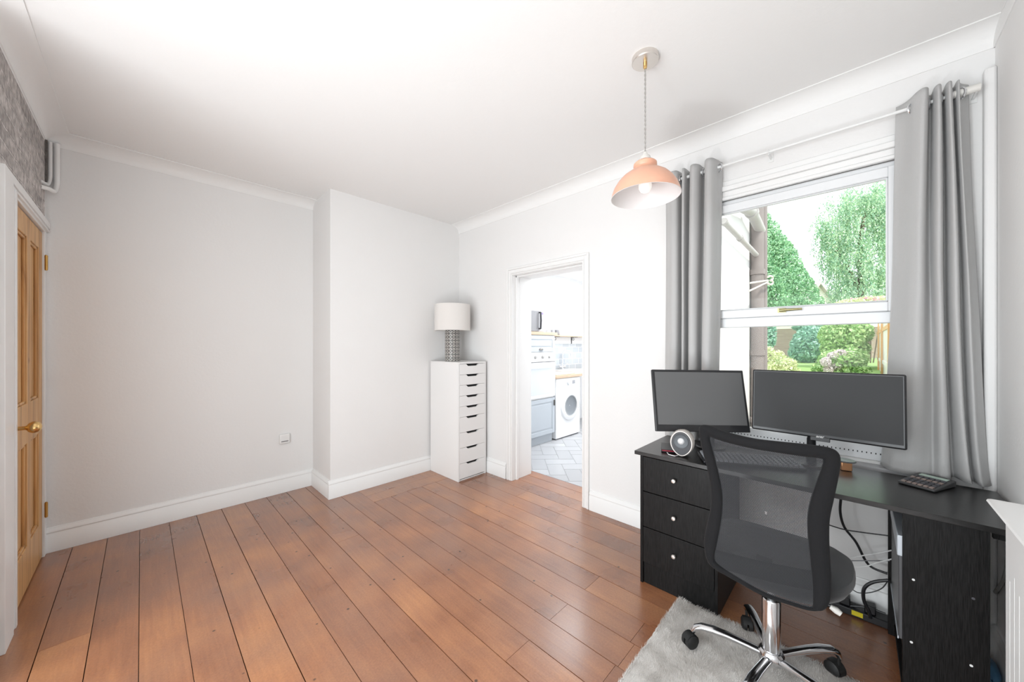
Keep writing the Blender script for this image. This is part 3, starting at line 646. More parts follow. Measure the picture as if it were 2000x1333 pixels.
# ------------------------------------------------------------------ chest of drawers and table lamp
def chest():
    x0, x1, y0, y1, H = 2.143, 2.503, 2.80, 3.28, 1.168
    t = thing('drawer_unit', 'tall narrow white nine-drawer unit in the corner by the kitchen doorway', 'drawer unit', (x0, y0, 0))
    b = MB(); w_ = 0.016
    b.box(x0, x0+w_, y0, y1, 0.0008, H-w_); b.box(x1-w_, x1, y0, y1, 0.0008, H-w_); b.box(x0, x1, y0, y1, H-w_, H); b.box(x0+w_, x1-w_, y1-0.01, y1-0.002, 0.0008, H-w_); b.box(x0+w_, x1-w_, y0+0.01, y1-0.01, 0.0008, 0.012)
    obj('carcass', b, white_mel, t, world=True, bevel=0.001)
    obj('shade_sheet', MB().box(x0+w_, x1-w_, y0+0.025, y0+0.027, 0.012, H-w_), dark_gap, t, world=True)  # black sheet standing in for the shade behind the drawer cut-outs
    z = H-w_-0.003
    hs = [0.1045]*5+[0.1515]*4
    for h in hs:
        a, bt = x0+w_+0.002, x1-w_-0.002; z1 = z; z0 = z-h+0.0025; xm = (a+bt)/2
        d = MB()
        hw, hd = 0.082, 0.020
        poly = [(a, z0), (bt, z0), (bt, z1), (xm+hw, z1), (xm+hw-0.026, z1-hd), (xm-hw+0.026, z1-hd), (xm-hw, z1), (a, z1)]
        # prism along y of a concave polygon: split in convex pieces
        d.prism([(a, z0), (bt, z0), (bt, z1-hd), (a, z1-hd)], 'y', y0+0.001, y0+0.017)
        d.prism([(a, z1-hd), (xm-hw+0.026, z1-hd), (xm-hw, z1), (a, z1)], 'y', y0+0.001, y0+0.017)
        d.prism([(xm+hw-0.026, z1-hd), (bt, z1-hd), (bt, z1), (xm+hw, z1)], 'y', y0+0.001, y0+0.017)
        obj('drawer', d, white_mel, t, world=True)
        z -= h
chest()

def table_lamp():
    c = (2.285, 3.085); z0 = 1.1685
    t = thing('table_lamp', 'table lamp with cream drum shade and black and white ring-patterned base', 'table lamp', (*c, z0))
    r = 0.078; n = 48; nr = 9
    R = [[(c[0]+r*math.cos(k*2*PI/n), c[1]+r*math.sin(k*2*PI/n), z) for k in range(n+1)] for z in (z0, z0+0.325)]
    mb = MB(); vs = R[0]+R[1]; per = 14; fs = [(k, k+1, n+1+k+1, n+1+k) for k in range(n)]
    uv = [(k/n*per, 0) for k in range(n+1)]+[(k/n*per, nr) for k in range(n+1)]
    mb.add(vs, fs, True, uv)
    obj('lamp_base', mb, ring_mat, t, world=True)
    cp = MB(); cp.lathe(c, [(0.001, z0+0.3255), (r, z0+0.3255), (r, z0+0.320)], 48); cp.cyl(c, 0.012, z0+0.325, z0+0.40, 16); obj('lamp_neck', cp, black_pl, t, world=True)
    s = MB(); rs = 0.187; za, zb = z0+0.322, z0+0.595
    s.lathe(c, [(rs, za), (rs, zb), (rs-0.003, zb), (rs-0.003, za), (rs, za)], 64); s.lathe(c, [(rs+0.001, za), (rs+0.001, za+0.008), (rs, za+0.008)], 64); s.lathe(c, [(rs+0.001, zb-0.008), (rs+0.001, zb)], 64)
    obj('lamp_shade', s, lamp_linen, t, world=True)
    sp = MB()
    for k in range(3):
        a = k*2*PI/3; sp.tube([(c[0], c[1], z0+0.40), (c[0]+(rs-0.003)*math.cos(a), c[1]+(rs-0.003)*math.sin(a), zb-0.02)], 0.002, 6)
    obj('shade_frame', sp, steel, t, world=True)
table_lamp()

# wall thermostat / programmer on far wall
pc = ony(555, 857, YA)
t = thing('wall_controller', 'small white wall controller with a row of dark buttons on the far wall', 'controller', (pc.x, YA, pc.z))
mb = MB(); mb.box(pc.x-0.042, pc.x+0.042, YA-0.026, YA, pc.z-0.043, pc.z+0.043); obj('case', mb, white_pl, t, world=True, bevel=0.008, seg=3)
for k in range(6):
    mb = MB(); xx = pc.x-0.024+k*0.0095; mb.box(xx-0.0035, xx+0.0035, YA-0.0285, YA-0.025, pc.z-0.025, pc.z-0.016); obj('button', mb, grey_pl, t, world=True)

# ------------------------------------------------------------------ desk
DZT = 0.742
def desk():
    X0, X1, Y0, Y1 = 1.94, 2.42, -0.405, 0.912
    t = thing('desk', 'black ash desk with a three-drawer pedestal and a narrow tower cupboard below the window', 'desk', (X0, Y1, 0))
    obj('desktop', MB().box(X0, X1, Y0, Y1, DZT-0.020, DZT), desktop_mat, t, world=True, bevel=0.001)
    px0, px1, py0, py1, pz = 1.962, 2.405, 0.495, 0.888, DZT-0.0205
    b = MB(); w_ = 0.015
    b.box(px0, px1, py0, py0+w_, 0.001, pz); b.box(px0, px1, py1-w_, py1, 0.001, pz); b.box(px1-w_, px1, py0+w_, py1-w_, 0.001, pz); b.box(px0+0.016, px1-w_, py0+w_, py1-w_, 0.055, 0.07); b.box(px0+0.012, px0+0.026, py0+w_, py1-w_, 0.001, 0.12)
    obj('pedestal', b, blackwood, t, world=True, bevel=0.0012)
    zs = [(0.520, 0.712), (0.322, 0.516), (0.122, 0.318)]
    for k, (za, zb) in enumerate(zs):
        d = obj('drawer', MB().box(px0, px0+0.016, py0+w_+0.002, py1-w_-0.002, za, zb), blackwood, t, world=True, bevel=0.001)
        kz = [0.622, 0.425, 0.224][k]; ky = 0.700
        R = [[(px0-dx, ky+r*math.cos(q*2*PI/16), kz+r*math.sin(q*2*PI/16)) for q in range(16)] for r, dx in [(0.005, 0), (0.005, 0.012), (0.0105, 0.014), (0.0115, 0.019), (0.009, 0.023), (0.002, 0.024)]]
        obj('knob', MB().rings(R), steel, d, world=True)
    # right tower cupboard: front panel, rear panel, shelf
    obj('end_panel', MB().box(1.962, 1.978, -0.315, -0.117, 0.001, DZT-0.0205), blackwood, t, world=True, bevel=0.001)
    obj('rear_panel', MB().box(2.402, 2.418, -0.33, -0.098, 0.001, DZT-0.0205), blackwood, t, world=True, bevel=0.001)
    obj('shelf', MB().box(1.9785, 2.4015, -0.315, -0.117, 0.215, 0.231), blackwood, t, world=True, bevel=0.001)
    obj('shelf', MB().box(1.9785, 2.4015, -0.315, -0.117, 0.04, 0.055), blackwood, t, world=True, bevel=0.001)
    obj('rail', MB().box(2.03, 2.05, -0.404, -0.332, 0.675, DZT-0.0205), blackwood, t, world=True)
    for (px, py) in ((1784, 1133), (1901, 1170), (1780, 1255), (1897, 1301)):
        q = onx(px, py, 1.962); R = [[(1.962-dx, q.y+r*math.cos(a*2*PI/12), q.z+r*math.sin(a*2*PI/12)) for a in range(12)] for r, dx in [(0.004, 0), (0.004, 0.0012), (0.001, 0.0014)]]
        obj('screw_cap', MB().rings(R), white_pl if py != 1170 else key_dark, t, world=True)
desk()

# computer tower in the cupboard
t = thing('computer_tower', 'grey computer tower with a silver top edge inside the desk cupboard', 'computer', (2.2, -0.2, 0.232))
obj('case', MB().box(1.985, 2.395, -0.300, -0.108, 0.2325, 0.60), mat('dark_grey_metal', (0.11, 0.11, 0.115), 0.4, metal=0.3), t, world=True, bevel=0.004)
mb = MB(); mb.prism([(1.984, 0.600), (1.984, 0.545), (2.396, 0.565), (2.396, 0.612), (1.984, 0.622)], 'y', -0.301, -0.1045); obj('top_trim', mb, silver, t, world=True, bevel=0.003)
obj('bottom_trim', MB().box(1.984, 2.396, -0.1085, -0.1055, 0.2325, 0.242), silver, t, world=True)

# ------------------------------------------------------------------ monitors
def monitor(name, label, centre, yaw, tilt, roll, w_, h_, bez, bezb, depth, logo, rounded, base_pt):
    """screen centre, facing -x turned by yaw (deg)"""
    t = thing(name, label, 'monitor', (base_pt[0], base_pt[1], DZT+0.0005))
    n = Vector((-math.cos(yaw), -math.sin(yaw), 0)); r = Vector((math.sin(yaw), -math.cos(yaw), 0))
    up = Vector((0, 0, 1))*math.cos(tilt)-n*math.sin(tilt)
    r2 = r*math.cos(roll)+up*math.sin(roll); u2 = up*math.cos(roll)-r*math.sin(roll); nn = r2.cross(u2)
    c = Vector(centre)-Vector(t['_o'])
    def B(cu, cv, cd, hu, hv, hd): # box in screen axes
        return (c+r2*cu+u2*cv+nn*cd, r2*hu, u2*hv, nn*hd)
    b = MB(); b.obox(*B(0, 0, -depth/2, w_/2, h_/2, depth/2)); 
    obj('housing', b, mat('black_gloss_bezel', (0.018, 0.018, 0.020), 0.28), t, bevel=rounded, seg=3)
    bk = MB(); bk.obox(*B(0, -0.01, -depth-0.012, w_*0.33, h_*0.3, 0.014)); obj('rear_cover', bk, black_pl, t, bevel=0.008)
    s = MB(); s.obox(*B(0, (bezb-bez)/2, 0.0005, w_/2-bez, h_/2-(bez+bezb)/2, 0.0008)); obj('screen', s, screen_mat if logo else mat('grey_screen', (0.13, 0.13, 0.131), 0.5, spec=0.3), t)
    ns = MB()
    topn = c+u2*(-h_*0.25)-nn*(depth+0.012); 
    bx = Vector((0, 0, 0))
    ns.tube([(bx.x, bx.y, 0.006), (bx.x, bx.y, max(0.03, topn.z*0.55)), (topn.x, topn.y, topn.z)], [0.020, 0.018, 0.018], 12, flat=0.6); obj('stand_neck', ns, black_pl, t)
    bs = MB(); bs.lathe((bx.x, bx.y), [(0.001, 0.0), (0.078, 0.0), (0.080, 0.004), (0.075, 0.010), (0.001, 0.012)], 40); obj('stand_base', bs, mat('black_gloss_bezel'), t)
    if logo:
        cu = bpy.data.curves.new('logo_text', 'FONT'); cu.body = logo; cu.size = 0.0165; cu.extrude = 0.0003; cu.align_x = 'CENTER'; cu.align_y = 'CENTER'; cu.shear = 0.2; cu.offset = 0.0004
        tmp = bpy.data.objects.new('tmp', cu); COL.objects.link(tmp); bpy.context.view_layer.update()
        me = bpy.data.meshes.new_from_object(tmp.evaluated_get(bpy.context.evaluated_depsgraph_get())); bpy.data.objects.remove(tmp)
        M = Matrix((r2, u2, nn)).transposed().to_4x4(); M.translation = c+u2*(-h_/2+bezb*0.42)+nn*0.0012
        me.transform(M); me.materials.clear(); me.materials.append(mat('silver_logo', (0.6, 0.6, 0.6), 0.3))
        o = bpy.data.objects.new('logo', me); COL.objects.link(o); o.parent = t
        tb = MB(); tb.obox(*B(0.0, -h_/2-0.004, -0.004, 0.036, 0.010, 0.005)); obj('chin_tab', tb, mat('black_gloss_bezel'), t, bevel=0.002)
    return t
monitor('computer_monitor', 'smaller left monitor with a grey screen, angled beside the grey curtain', (2.21, 0.647, 1.024), 0.756, 0.221, -0.011, 0.523, 0.350, 0.014, 0.038, 0.022, None, 0.004, (2.31, 0.62))
monitor('computer_monitor', 'larger right monitor with a dark screen and a silver logo in front of the window', (2.25, 0.132, 1.054), -0.077, 0.096, 0.010, 0.557, 0.316, 0.010, 0.018, 0.020, 'acer', 0.007, (2.33, 0.17))

# ------------------------------------------------------------------ things on the desk
ZD = DZT+0.0008
def speaker():
    c = Vector((2.06, 0.688, ZD-0.001)); t = thing('speaker', 'small rounded white desktop speaker with a black front beside the keyboard', 'speaker', c, math.radians(8)); t.scale = (0.92, 0.92, 0.92)
    # local: front faces -x
    def ring(x, ry, rz, zc, n=32): 
        out = []
        for k in range(n):
            a = k*2*PI/n; yy = ry*math.cos(a); zz = rz*math.sin(a)
            if zz < 0: yy *= 1-0.18*(zz/rz)**2
            out.append((x, yy, zc+zz))
        return out
    b = MB(); b.rings([ring(-0.048-0.02, 0.058, 0.072, 0.078), ring(-0.060, 0.062, 0.076, 0.078), ring(-0.03, 0.064, 0.077, 0.0775), ring(0.02, 0.058, 0.070, 0.075), ring(0.05, 0.038, 0.048, 0.07), ring(0.062, 0.01, 0.015, 0.07)]); obj('shell', b, mat('pearl_plastic', (0.62, 0.57, 0.53), 0.35), t)
    f = MB(); f.rings([ring(-0.0685, 0.053, 0.067, 0.078), ring(-0.0715, 0.051, 0.065, 0.078)]); obj('front_baffle', f, mat('dark_baffle', (0.03, 0.03, 0.035), 0.5), t)
    g = MB()
    for r, r2_, x in ((0.040, 0.038, -0.0735),): 
        g.rings([[(-0.0715, r*math.cos(k*2*PI/32), 0.092+r*math.sin(k*2*PI/32)) for k in range(32)], [(-0.076, r*0.97*math.cos(k*2*PI/32), 0.092+r*0.97*math.sin(k*2*PI/32)) for k in range(32)], [(-0.0725, 0.030*math.cos(k*2*PI/32), 0.092+0.030*math.sin(k*2*PI/32)) for k in range(32)]])
    obj('cone_ring', g, mat('slate_rubber', (0.10, 0.11, 0.12), 0.5), t)
    d = MB(); d.rings([[(-0.072-0.010*math.sin(q*PI/12), 0.019*math.cos(q*PI/12)*math.cos(k*2*PI/24), 0.092+0.019*math.cos(q*PI/12)*math.sin(k*2*PI/24)) for k in range(24)] for q in range(7)]); obj('dome', d, mat('silver_dome', (0.75, 0.75, 0.76), 0.3, metal=0.3), t)
speaker()
def keyboard():
    # left short edge from (2.10,0.70) to (1.955,0.615); long axis to the right
    a = Vector((2.075, 0.672, ZD)); yaw = math.atan2(0.87, -0.50)
    t = thing('keyboard', 'black computer keyboard on the desk behind the chair', 'keyboard', (2.105, 0.640, ZD), math.radians(-155+90+0))
    # local: x = away from user edge (depth 0.14), y along length
    b = MB(); b.prism([(0, 0), (0.15, 0), (0.15, 0.020), (0.0, 0.012)], 'y', -0.44, 0); 
    t.rotation_euler = (0, 0, math.radians(28)); t.location = (1.968, 0.560, ZD)
    obj('case', b, black_pl, t, bevel=0.003)
    for r in range(6):
        for c in range(20):
            k = MB(); x0 = 0.010+r*0.0225; y1 = -0.010-c*0.0212; z0 = 0.0125+0.008*(x0/0.15)
            x1, y0 = x0+0.019, y1-0.018
            k.add([(x0, y0, z0-0.002), (x1, y0, z0), (x1, y1, z0), (x0, y1, z0-0.002), (x0+0.002, y0+0.003, z0+0.008), (x1-0.002, y0+0.003, z0+0.009), (x1-0.002, y1-0.003, z0+0.009), (x0+0.002, y1-0.003, z0+0.008)], [(0, 1, 5, 4), (1, 2, 6, 5), (2, 3, 7, 6), (3, 0, 4, 7), (4, 5, 6, 7)])
            if c < 14: KEYS.append((k, c, r, t))
            else: REST.v += []; REST.add(k.v, k.f)
    n = 0
    for k, c, r, tt in KEYS: obj('key', k, key_pale, tt)
    ro = obj('keys', REST, key_pale, t); ro['kind'] = 'stuff'
KEYS = []; REST = MB(); keyboard()

t = thing('wallet_phone', 'black phone in a red-edged folding case with a white charging lead, on the desk corner', 'phone', (2.10, 0.78, ZD), math.radians(22))
obj('case', MB().box(-0.075, 0.075, -0.042, 0.042, 0, 0.006), black_pl, t, bevel=0.002); obj('phone_body', MB().box(-0.078, 0.070, -0.038, 0.038, 0.0062, 0.012), red_pl, t, bevel=0.002); obj('cover', MB().box(-0.072, 0.075, -0.041, 0.041, 0.0122, 0.015), mat('black_leatherette', (0.02, 0.02, 0.022), 0.4), t, bevel=0.001)
q = [onz(px, py, ZD+0.005) for px, py in ((1303, 884), (1306, 888), (1318, 891), (1327, 889), (1326, 880), (1327, 872))]; q[-1].z += 0.0; 
mb = MB(); mb.tube([(v.x, v.y, ZD+0.004) for v in q], 0.0022, 8); tag(obj('charging_cable', mb, white_pl), 'short white charging cable from the phone to the speaker', 'cable')

def calculator():
    t = thing('calculator', 'dark desktop calculator with a pale green display near the right curtain', 'calculator', (2.325, -0.208, ZD), math.radians(-26))
    # local x: towards display, y: width
    b = MB(); b.prism([(-0.085, 0), (0.085, 0), (0.085, 0.026), (0.045, 0.024), (-0.085, 0.010)], 'y', -0.056, 0.056); obj('case', b, mat('charcoal_plastic', (0.05, 0.05, 0.052), 0.4), t, bevel=0.004)
    def zt(x): return 0.010+0.014*(x+0.085)/0.13 if x < 0.045 else 0.024+0.002*(x-0.045)/0.04
    d = MB(); d.add([(0.040, -0.040, 0.0242), (0.066, -0.040, 0.0258), (0.066, 0.040, 0.0258), (0.040, 0.040, 0.0242)], [(0, 1, 2, 3)]); 
    d = MB(); d.obox((0.058, 0, 0.0252), (0.013, 0, 0.0008), (0, 0.042, 0), (0, 0, 0.001)); obj('display', d, lcd, t)
    for r in range(5):
        for c in range(6):
            x0 = -0.078+r*0.0235; y0 = -0.048+c*0.0165
            k = MB(); z = zt(x0+0.008)+0.0015; k.obox((x0+0.008, y0+0.0065, z), (0.0075, 0, 0.0008), (0, 0.0060, 0), (0, 0, 0.002)); obj('key', k, [key_dark, mat('brownish_keys', (0.26, 0.20, 0.18), 0.4)][(r*5+c*3) % 3 == 0], t)
    rail = MB(); rail.obox((0.079, 0, 0.026), (0.004, 0, 0), (0, 0.03, 0), (0, 0, 0.001)); obj('solar_strip', rail, black_pl, t)
calculator()
# copper tin under a dark disc lid by the window
cc = Vector((2.34, 0.046, ZD))
t = thing('copper_box', 'small copper foil box with a round dark lid on the back of the desk', 'box', cc, 0.3)
obj('body', MB().box(-0.022, 0.022, -0.020, 0.020, 0, 0.040), copper, t, bevel=0.003)
obj('lid', MB().lathe((0, 0), [(0.001, 0.0405), (0.038, 0.041), (0.040, 0.043), (0.037, 0.047), (0.001, 0.049)], 32), mat('slate_disc', (0.10, 0.10, 0.11), 0.3), t)

# ------------------------------------------------------------------ office chair
def cr_interp(P, n):
    out = []; m = len(P)
    for i in range(m):
        p0, p1, p2, p3 = P[(i-1) % m], P[i], P[(i+1) % m], P[(i+2) % m]
        for k in range(n):
            t = k/n
            out.append(0.5*((2*p1)+(p2-p0)*t+(2*p0-5*p1+4*p2-p3)*t*t+(3*p1-p0-3*p2+p3)*t**3))
    return out
def office_chair():
    H = Vector((1.745, 0.25, 0)); t = thing('office_chair', 'black mesh-back swivel office chair with a chrome five-star base, pulled up to the desk', 'chair', H)
    pairs = [((72, 112), (140, 172)), ((130, 95), (178, 180)), ((240, 132), (262, 202)), ((400, 168), (400, 232)), ((560, 188), (560, 258)), ((720, 207), (700, 281)), ((850, 230), (785, 294)), ((905, 268), (808, 306)),
             ((914, 330), (800, 345)), ((900, 420), (775, 412)), ((875, 540), (735, 530)), ((850, 660), (714, 640)), ((846, 780), (716, 760)), ((852, 900), (728, 880)), ((860, 1020), (742, 1010)), ((856, 1120), (748, 1105)), ((825, 1183), (748, 1160)),
             ((740, 1190), (722, 1166)), ((610, 1148), (610, 1126)), ((470, 1100), (475, 1076)), ((320, 1022), (330, 998)), ((175, 945), (190, 915)), ((120, 890), (168, 875)),
             ((100, 790), (182, 800)), ((116, 690), (200, 700)), ((138, 580), (212, 590)), ((138, 480), (208, 480)), ((115, 350), (178, 340)), ((85, 230), (152, 232))]
    XK = 1.58
    def W(q): p = onx(1340+q[0]/3.0305, 800+q[1]/3.0305, XK); return Vector((0, p.y, p.z))
    O = cr_interp([W(a) for a, b in pairs], 5); I = cr_interp([W(b) for a, b in pairs], 5)
    def dep(y, z): # depth profile: wraps forward at the sides, lumbar bulge
        u = (y-0.255)/0.21; v = (z-0.74)/0.27
        return XK-0.012+0.024*u*u+0.018*max(0, 1-v*v)-0.0
    R = []; n = 14
    for a, b in zip(O, I):
        c = (a+b)/2; hw = (a-b)/2; x = dep(c.y, c.z)
        th = 0.016 if hw.length > 0.012 else 0.008
        R.append([Vector((x+th*math.sin(k*2*PI/n), c.y+hw.y*math.cos(k*2*PI/n), c.z+hw.z*math.cos(k*2*PI/n))) for k in range(n)])
    mb = MB(); mb.rings(R, loop=True); 
    obj('back_frame', mb, chair_fabric, t, world=True)
    # net
    M = [(a*0.15+b*0.85) for a, b in zip(O, I)]
    cy = sum(p.y for p in M)/len(M); cz = sum(p.z for p in M)/len(M)
    rings_ = []
    for s in [1, 0.85, 0.7, 0.55, 0.4, 0.25, 0.1, 0.02]:
        rings_.append([Vector((dep(cy+(p.y-cy)*s, cz+(p.z-cz)*s)-0.002, cy+(p.y-cy)*s, cz+(p.z-cz)*s)) for p in M])
    uvs = [(p.y, p.z) for r in rings_ for p in r]
    mb = MB(); mb.rings(rings_, caps=False, uvs=uvs); obj('back_net', mb, net_fabric, t, world=True, recalc=False)
    # band inside the back, seen through the net
    lb = MB(); lb.rings([[Vector((dep(y, z)+0.016+dx, y, z+dz)) for y in [0.08+0.35*i/12 for i in range(13)]] for z, dx, dz in ((0.60, 0, 0), (0.50, 0.02, 0))], closed=False, caps=False)
    # solid dark band behind the lowest part of the net
    zb = MB(); rr = []
    for v in range(5):
        row = []
        for i in range(17):
            y = 0.085+0.335*i/16; z = 0.455+0.050*(1-i/16)+v*0.016; row.append(Vector((dep(y, z)+0.013, y, z)))
        rr.append(row)
    zb.rings(rr, closed=False, caps=False); lo = obj('low_dark_band', zb, chair_fabric, t, world=True, recalc=False)
    lo.modifiers.new('t', 'SOLIDIFY').thickness = 0.006
    # seat
    sc = Vector((1.832, 0.252, 0)); R = []
    def sup(rx, ry, z, e=2.8, n=48, dz=0):
        out = []
        for k in range(n):
            a = k*2*PI/n; cx, sy = math.cos(a), math.sin(a)
            x = rx*abs(cx)**(2/e)*(1 if cx > 0 else -1); y = ry*abs(sy)**(2/e)*(1 if sy > 0 else -1)
            fz = -0.03*max(0, (x/0.235))**3 + 0.010*(abs(y)/0.24)**2 
            out.append((sc.x+x, sc.y+y, z+fz*dz))
        return out
    mb = MB(); mb.rings([sup(0.10, 0.10, 0.405), sup(0.195, 0.195, 0.412), sup(0.215, 0.228, 0.436, dz=0.6), sup(0.226, 0.245, 0.466, dz=1), sup(0.222, 0.240, 0.490, dz=1), sup(0.205, 0.212, 0.507, dz=1), sup(0.13, 0.14, 0.507, dz=0.8), sup(0.05, 0.05, 0.503, dz=0.5)])
    obj('seat', mb, seat_fabric, t, world=True)
    m = MB(); m.box(1.72, 1.90, 0.20, 0.30, 0.376, 0.4045); m.box(1.592, 1.60, 0.225, 0.275, 0.47, 0.56); obj('seat_mechanism', m, black_pl, t, world=True, bevel=0.004)
    lv = MB(); lv.tube([(1.76, 0.22, 0.388), (1.755, 0.10, 0.385), (1.752, 0.065, 0.384)], 0.005, 8); l = obj('lever', lv, black_pl, t, world=True)
    p = onx(1629, 1184, 1.752); l2 = MB(); l2.tube([(1.752, 0.075, 0.382), (1.752, 0.058, 0.376), (1.75, 0.045, 0.370)], [0.008, 0.012, 0.009], 12); obj('lever_tip', l2, cream_pl, l, world=True)
    obj('piston', MB().cyl((H.x, H.y), 0.0135, 0.30, 0.375, 20), mat('grey_steel', (0.42, 0.42, 0.43), 0.35, metal=0.7), t, world=True)
    obj('gas_column', MB().lathe((H.x, H.y), [(0.001, 0.085), (0.031, 0.085), (0.031, 0.325), (0.0285, 0.330), (0.018, 0.330), (0.016, 0.322)], 32), chrome, t, world=True)
    RUG = 0.022
    hub = MB(); hub.lathe((H.x, H.y), [(0.001, 0.078), (0.034, 0.078), (0.044, 0.088), (0.044, 0.118), (0.036, 0.128), (0.030, 0.129)], 32); obj('hub', hub, chrome, t, world=True)
    for k in range(5):
        a = math.radians(100-72*k+4 - (4 if k else 0)); u = Vector((math.cos(a), math.sin(a), 0)); v = Vector((-u.y, u.x, 0))
        P = [H+u*0.030+Vector((0, 0, 0.104)), H+u*0.08+Vector((0, 0, 0.112)), H+u*0.15+Vector((0, 0, 0.121)), H+u*0.20+Vector((0, 0, 0.124)), H+u*0.245+Vector((0, 0, 0.120)), H+u*0.268+Vector((0, 0, 0.108)), H+u*0.279+Vector((0, 0, 0.088))]
        rad = [0.017, 0.017, 0.018, 0.019, 0.018, 0.016, 0.012]
        R = []
        for i, p in enumerate(P):
            tt = (P[min(i+1, 6)]-P[max(i-1, 0)]).normalized(); b = v.cross(tt)
            R.append([p+(v*math.cos(q*2*PI/16)*rad[i]*1.0+b*math.sin(q*2*PI/16)*rad[i]*0.72) for q in range(16)])
        leg = obj('leg', MB().rings(R), chrome, t, world=True)
        sw = math.radians([150, 200, 60, 20, -40][k]); cd = Vector((math.cos(sw), math.sin(sw), 0)); ca = Vector((-cd.y, cd.x, 0))
        top = H+u*0.279; zc = RUG+0.030 if k in (0, 3, 4) else 0.030
        wc = top+cd*0.016+Vector((0, 0, zc))
        cs = MB()
        for sg in (-1, 1):
            R = [[wc+ca*(sg*off)+(cd*math.cos(q*2*PI/20)+Vector((0, 0, 1))*math.sin(q*2*PI/20))*rr for q in range(20)] for off, rr in ((0.004, 0.029), (0.018, 0.029), (0.023, 0.023), (0.024, 0.002))]
            cs.rings(R)
        # hood
        R = []
        for off in (-0.017, 0.017):
            R.append([wc+ca*off+(cd*math.cos(q)+Vector((0, 0, 1))*math.sin(q))*0.032 for q in [PI*0.15+i*PI*0.95/12 for i in range(13)]])
        cs.rings(R, closed=False, caps=False)
        cs.tube([top+Vector((0, 0, zc+0.012)), top+Vector((0, 0, 0.092))], 0.006, 8)
        obj('caster', cs, rubber, t, world=True, recalc=False)
office_chair()

# ------------------------------------------------------------------ rug
def rug():
    x0, x1, y0, y1 = 0.95, 1.97, -0.02, 0.683
    mb = MB(); nx, ny = 90, 64
    V = []
    for i in range(nx+1):
        for j in range(ny+1):
            x = x0+(x1-x0)*i/nx; y = y0+(y1-y0)*j/ny
            e = min(i, nx-i, j, ny-j); z = 0.002 if e == 0 else (0.010 if e == 1 else 0.014)+random.uniform(-0.001, 0.002)
            V.append((x+(random.uniform(-.003, .003)), y+random.uniform(-.003, .003), z))
    F = [(i*(ny+1)+j, (i+1)*(ny+1)+j, (i+1)*(ny+1)+j+1, i*(ny+1)+j+1) for i in range(nx) for j in range(ny)]
    mb.add(V, F, True)
    t = thing('shag_rug', 'pale grey shaggy rug under the office chair', 'rug', ((x0+x1)/2, (y0+y1)/2, 0))
    o = obj('rug_base', mb, rug_mat, t, world=True, recalc=False)
    # tufts
    n = 60000
    px = rng.uniform(x0+0.002, x1-0.002, n); py = rng.uniform(y0+0.002, y1-0.002, n)
    ln = rng.uniform(0.010, 0.017, n)
    cl_ = np.sin(px*23+3*np.sin(py*9))*1.2+np.sin(py*17+2*np.sin(px*11)); ang = cl_+rng.normal(0, 0.5, n)
    lean = rng.uniform(0.3, 1.1, n)
    dx = np.cos(ang)*np.sin(lean)*ln; dy = np.sin(ang)*np.sin(lean)*ln; dz = np.cos(lean)*ln
    wa = rng.uniform(0, 2*PI, n); wx = np.cos(wa)*0.0010; wy = np.sin(wa)*0.0010
    base = np.full(n, 0.010)
    cxx, cyy = (x0+x1)/2, (y0+y1)/2
    A = np.stack([px-wx-cxx, py-wy-cyy, base], 1); B = np.stack([px+wx-cxx, py+wy-cyy, base], 1); Cc = np.stack([px+dx-cxx, py+dy-cyy, base+dz], 1)
    vs = np.stack([A, B, Cc], 1).reshape(-1, 3)
    me = bpy.data.meshes.new('pile'); me.vertices.add(3*n); me.vertices.foreach_set('co', vs.ravel()); me.loops.add(3*n); me.loops.foreach_set('vertex_index', np.arange(3*n)); me.polygons.add(n); me.polygons.foreach_set('loop_start', np.arange(0, 3*n, 3)); me.polygons.foreach_set('loop_total', np.full(n, 3)); me.update(); me.validate()
    me.materials.append(rug_mat); oo = bpy.data.objects.new('pile', me); COL.objects.link(oo); oo.parent = t; oo['kind'] = 'stuff'
rug()

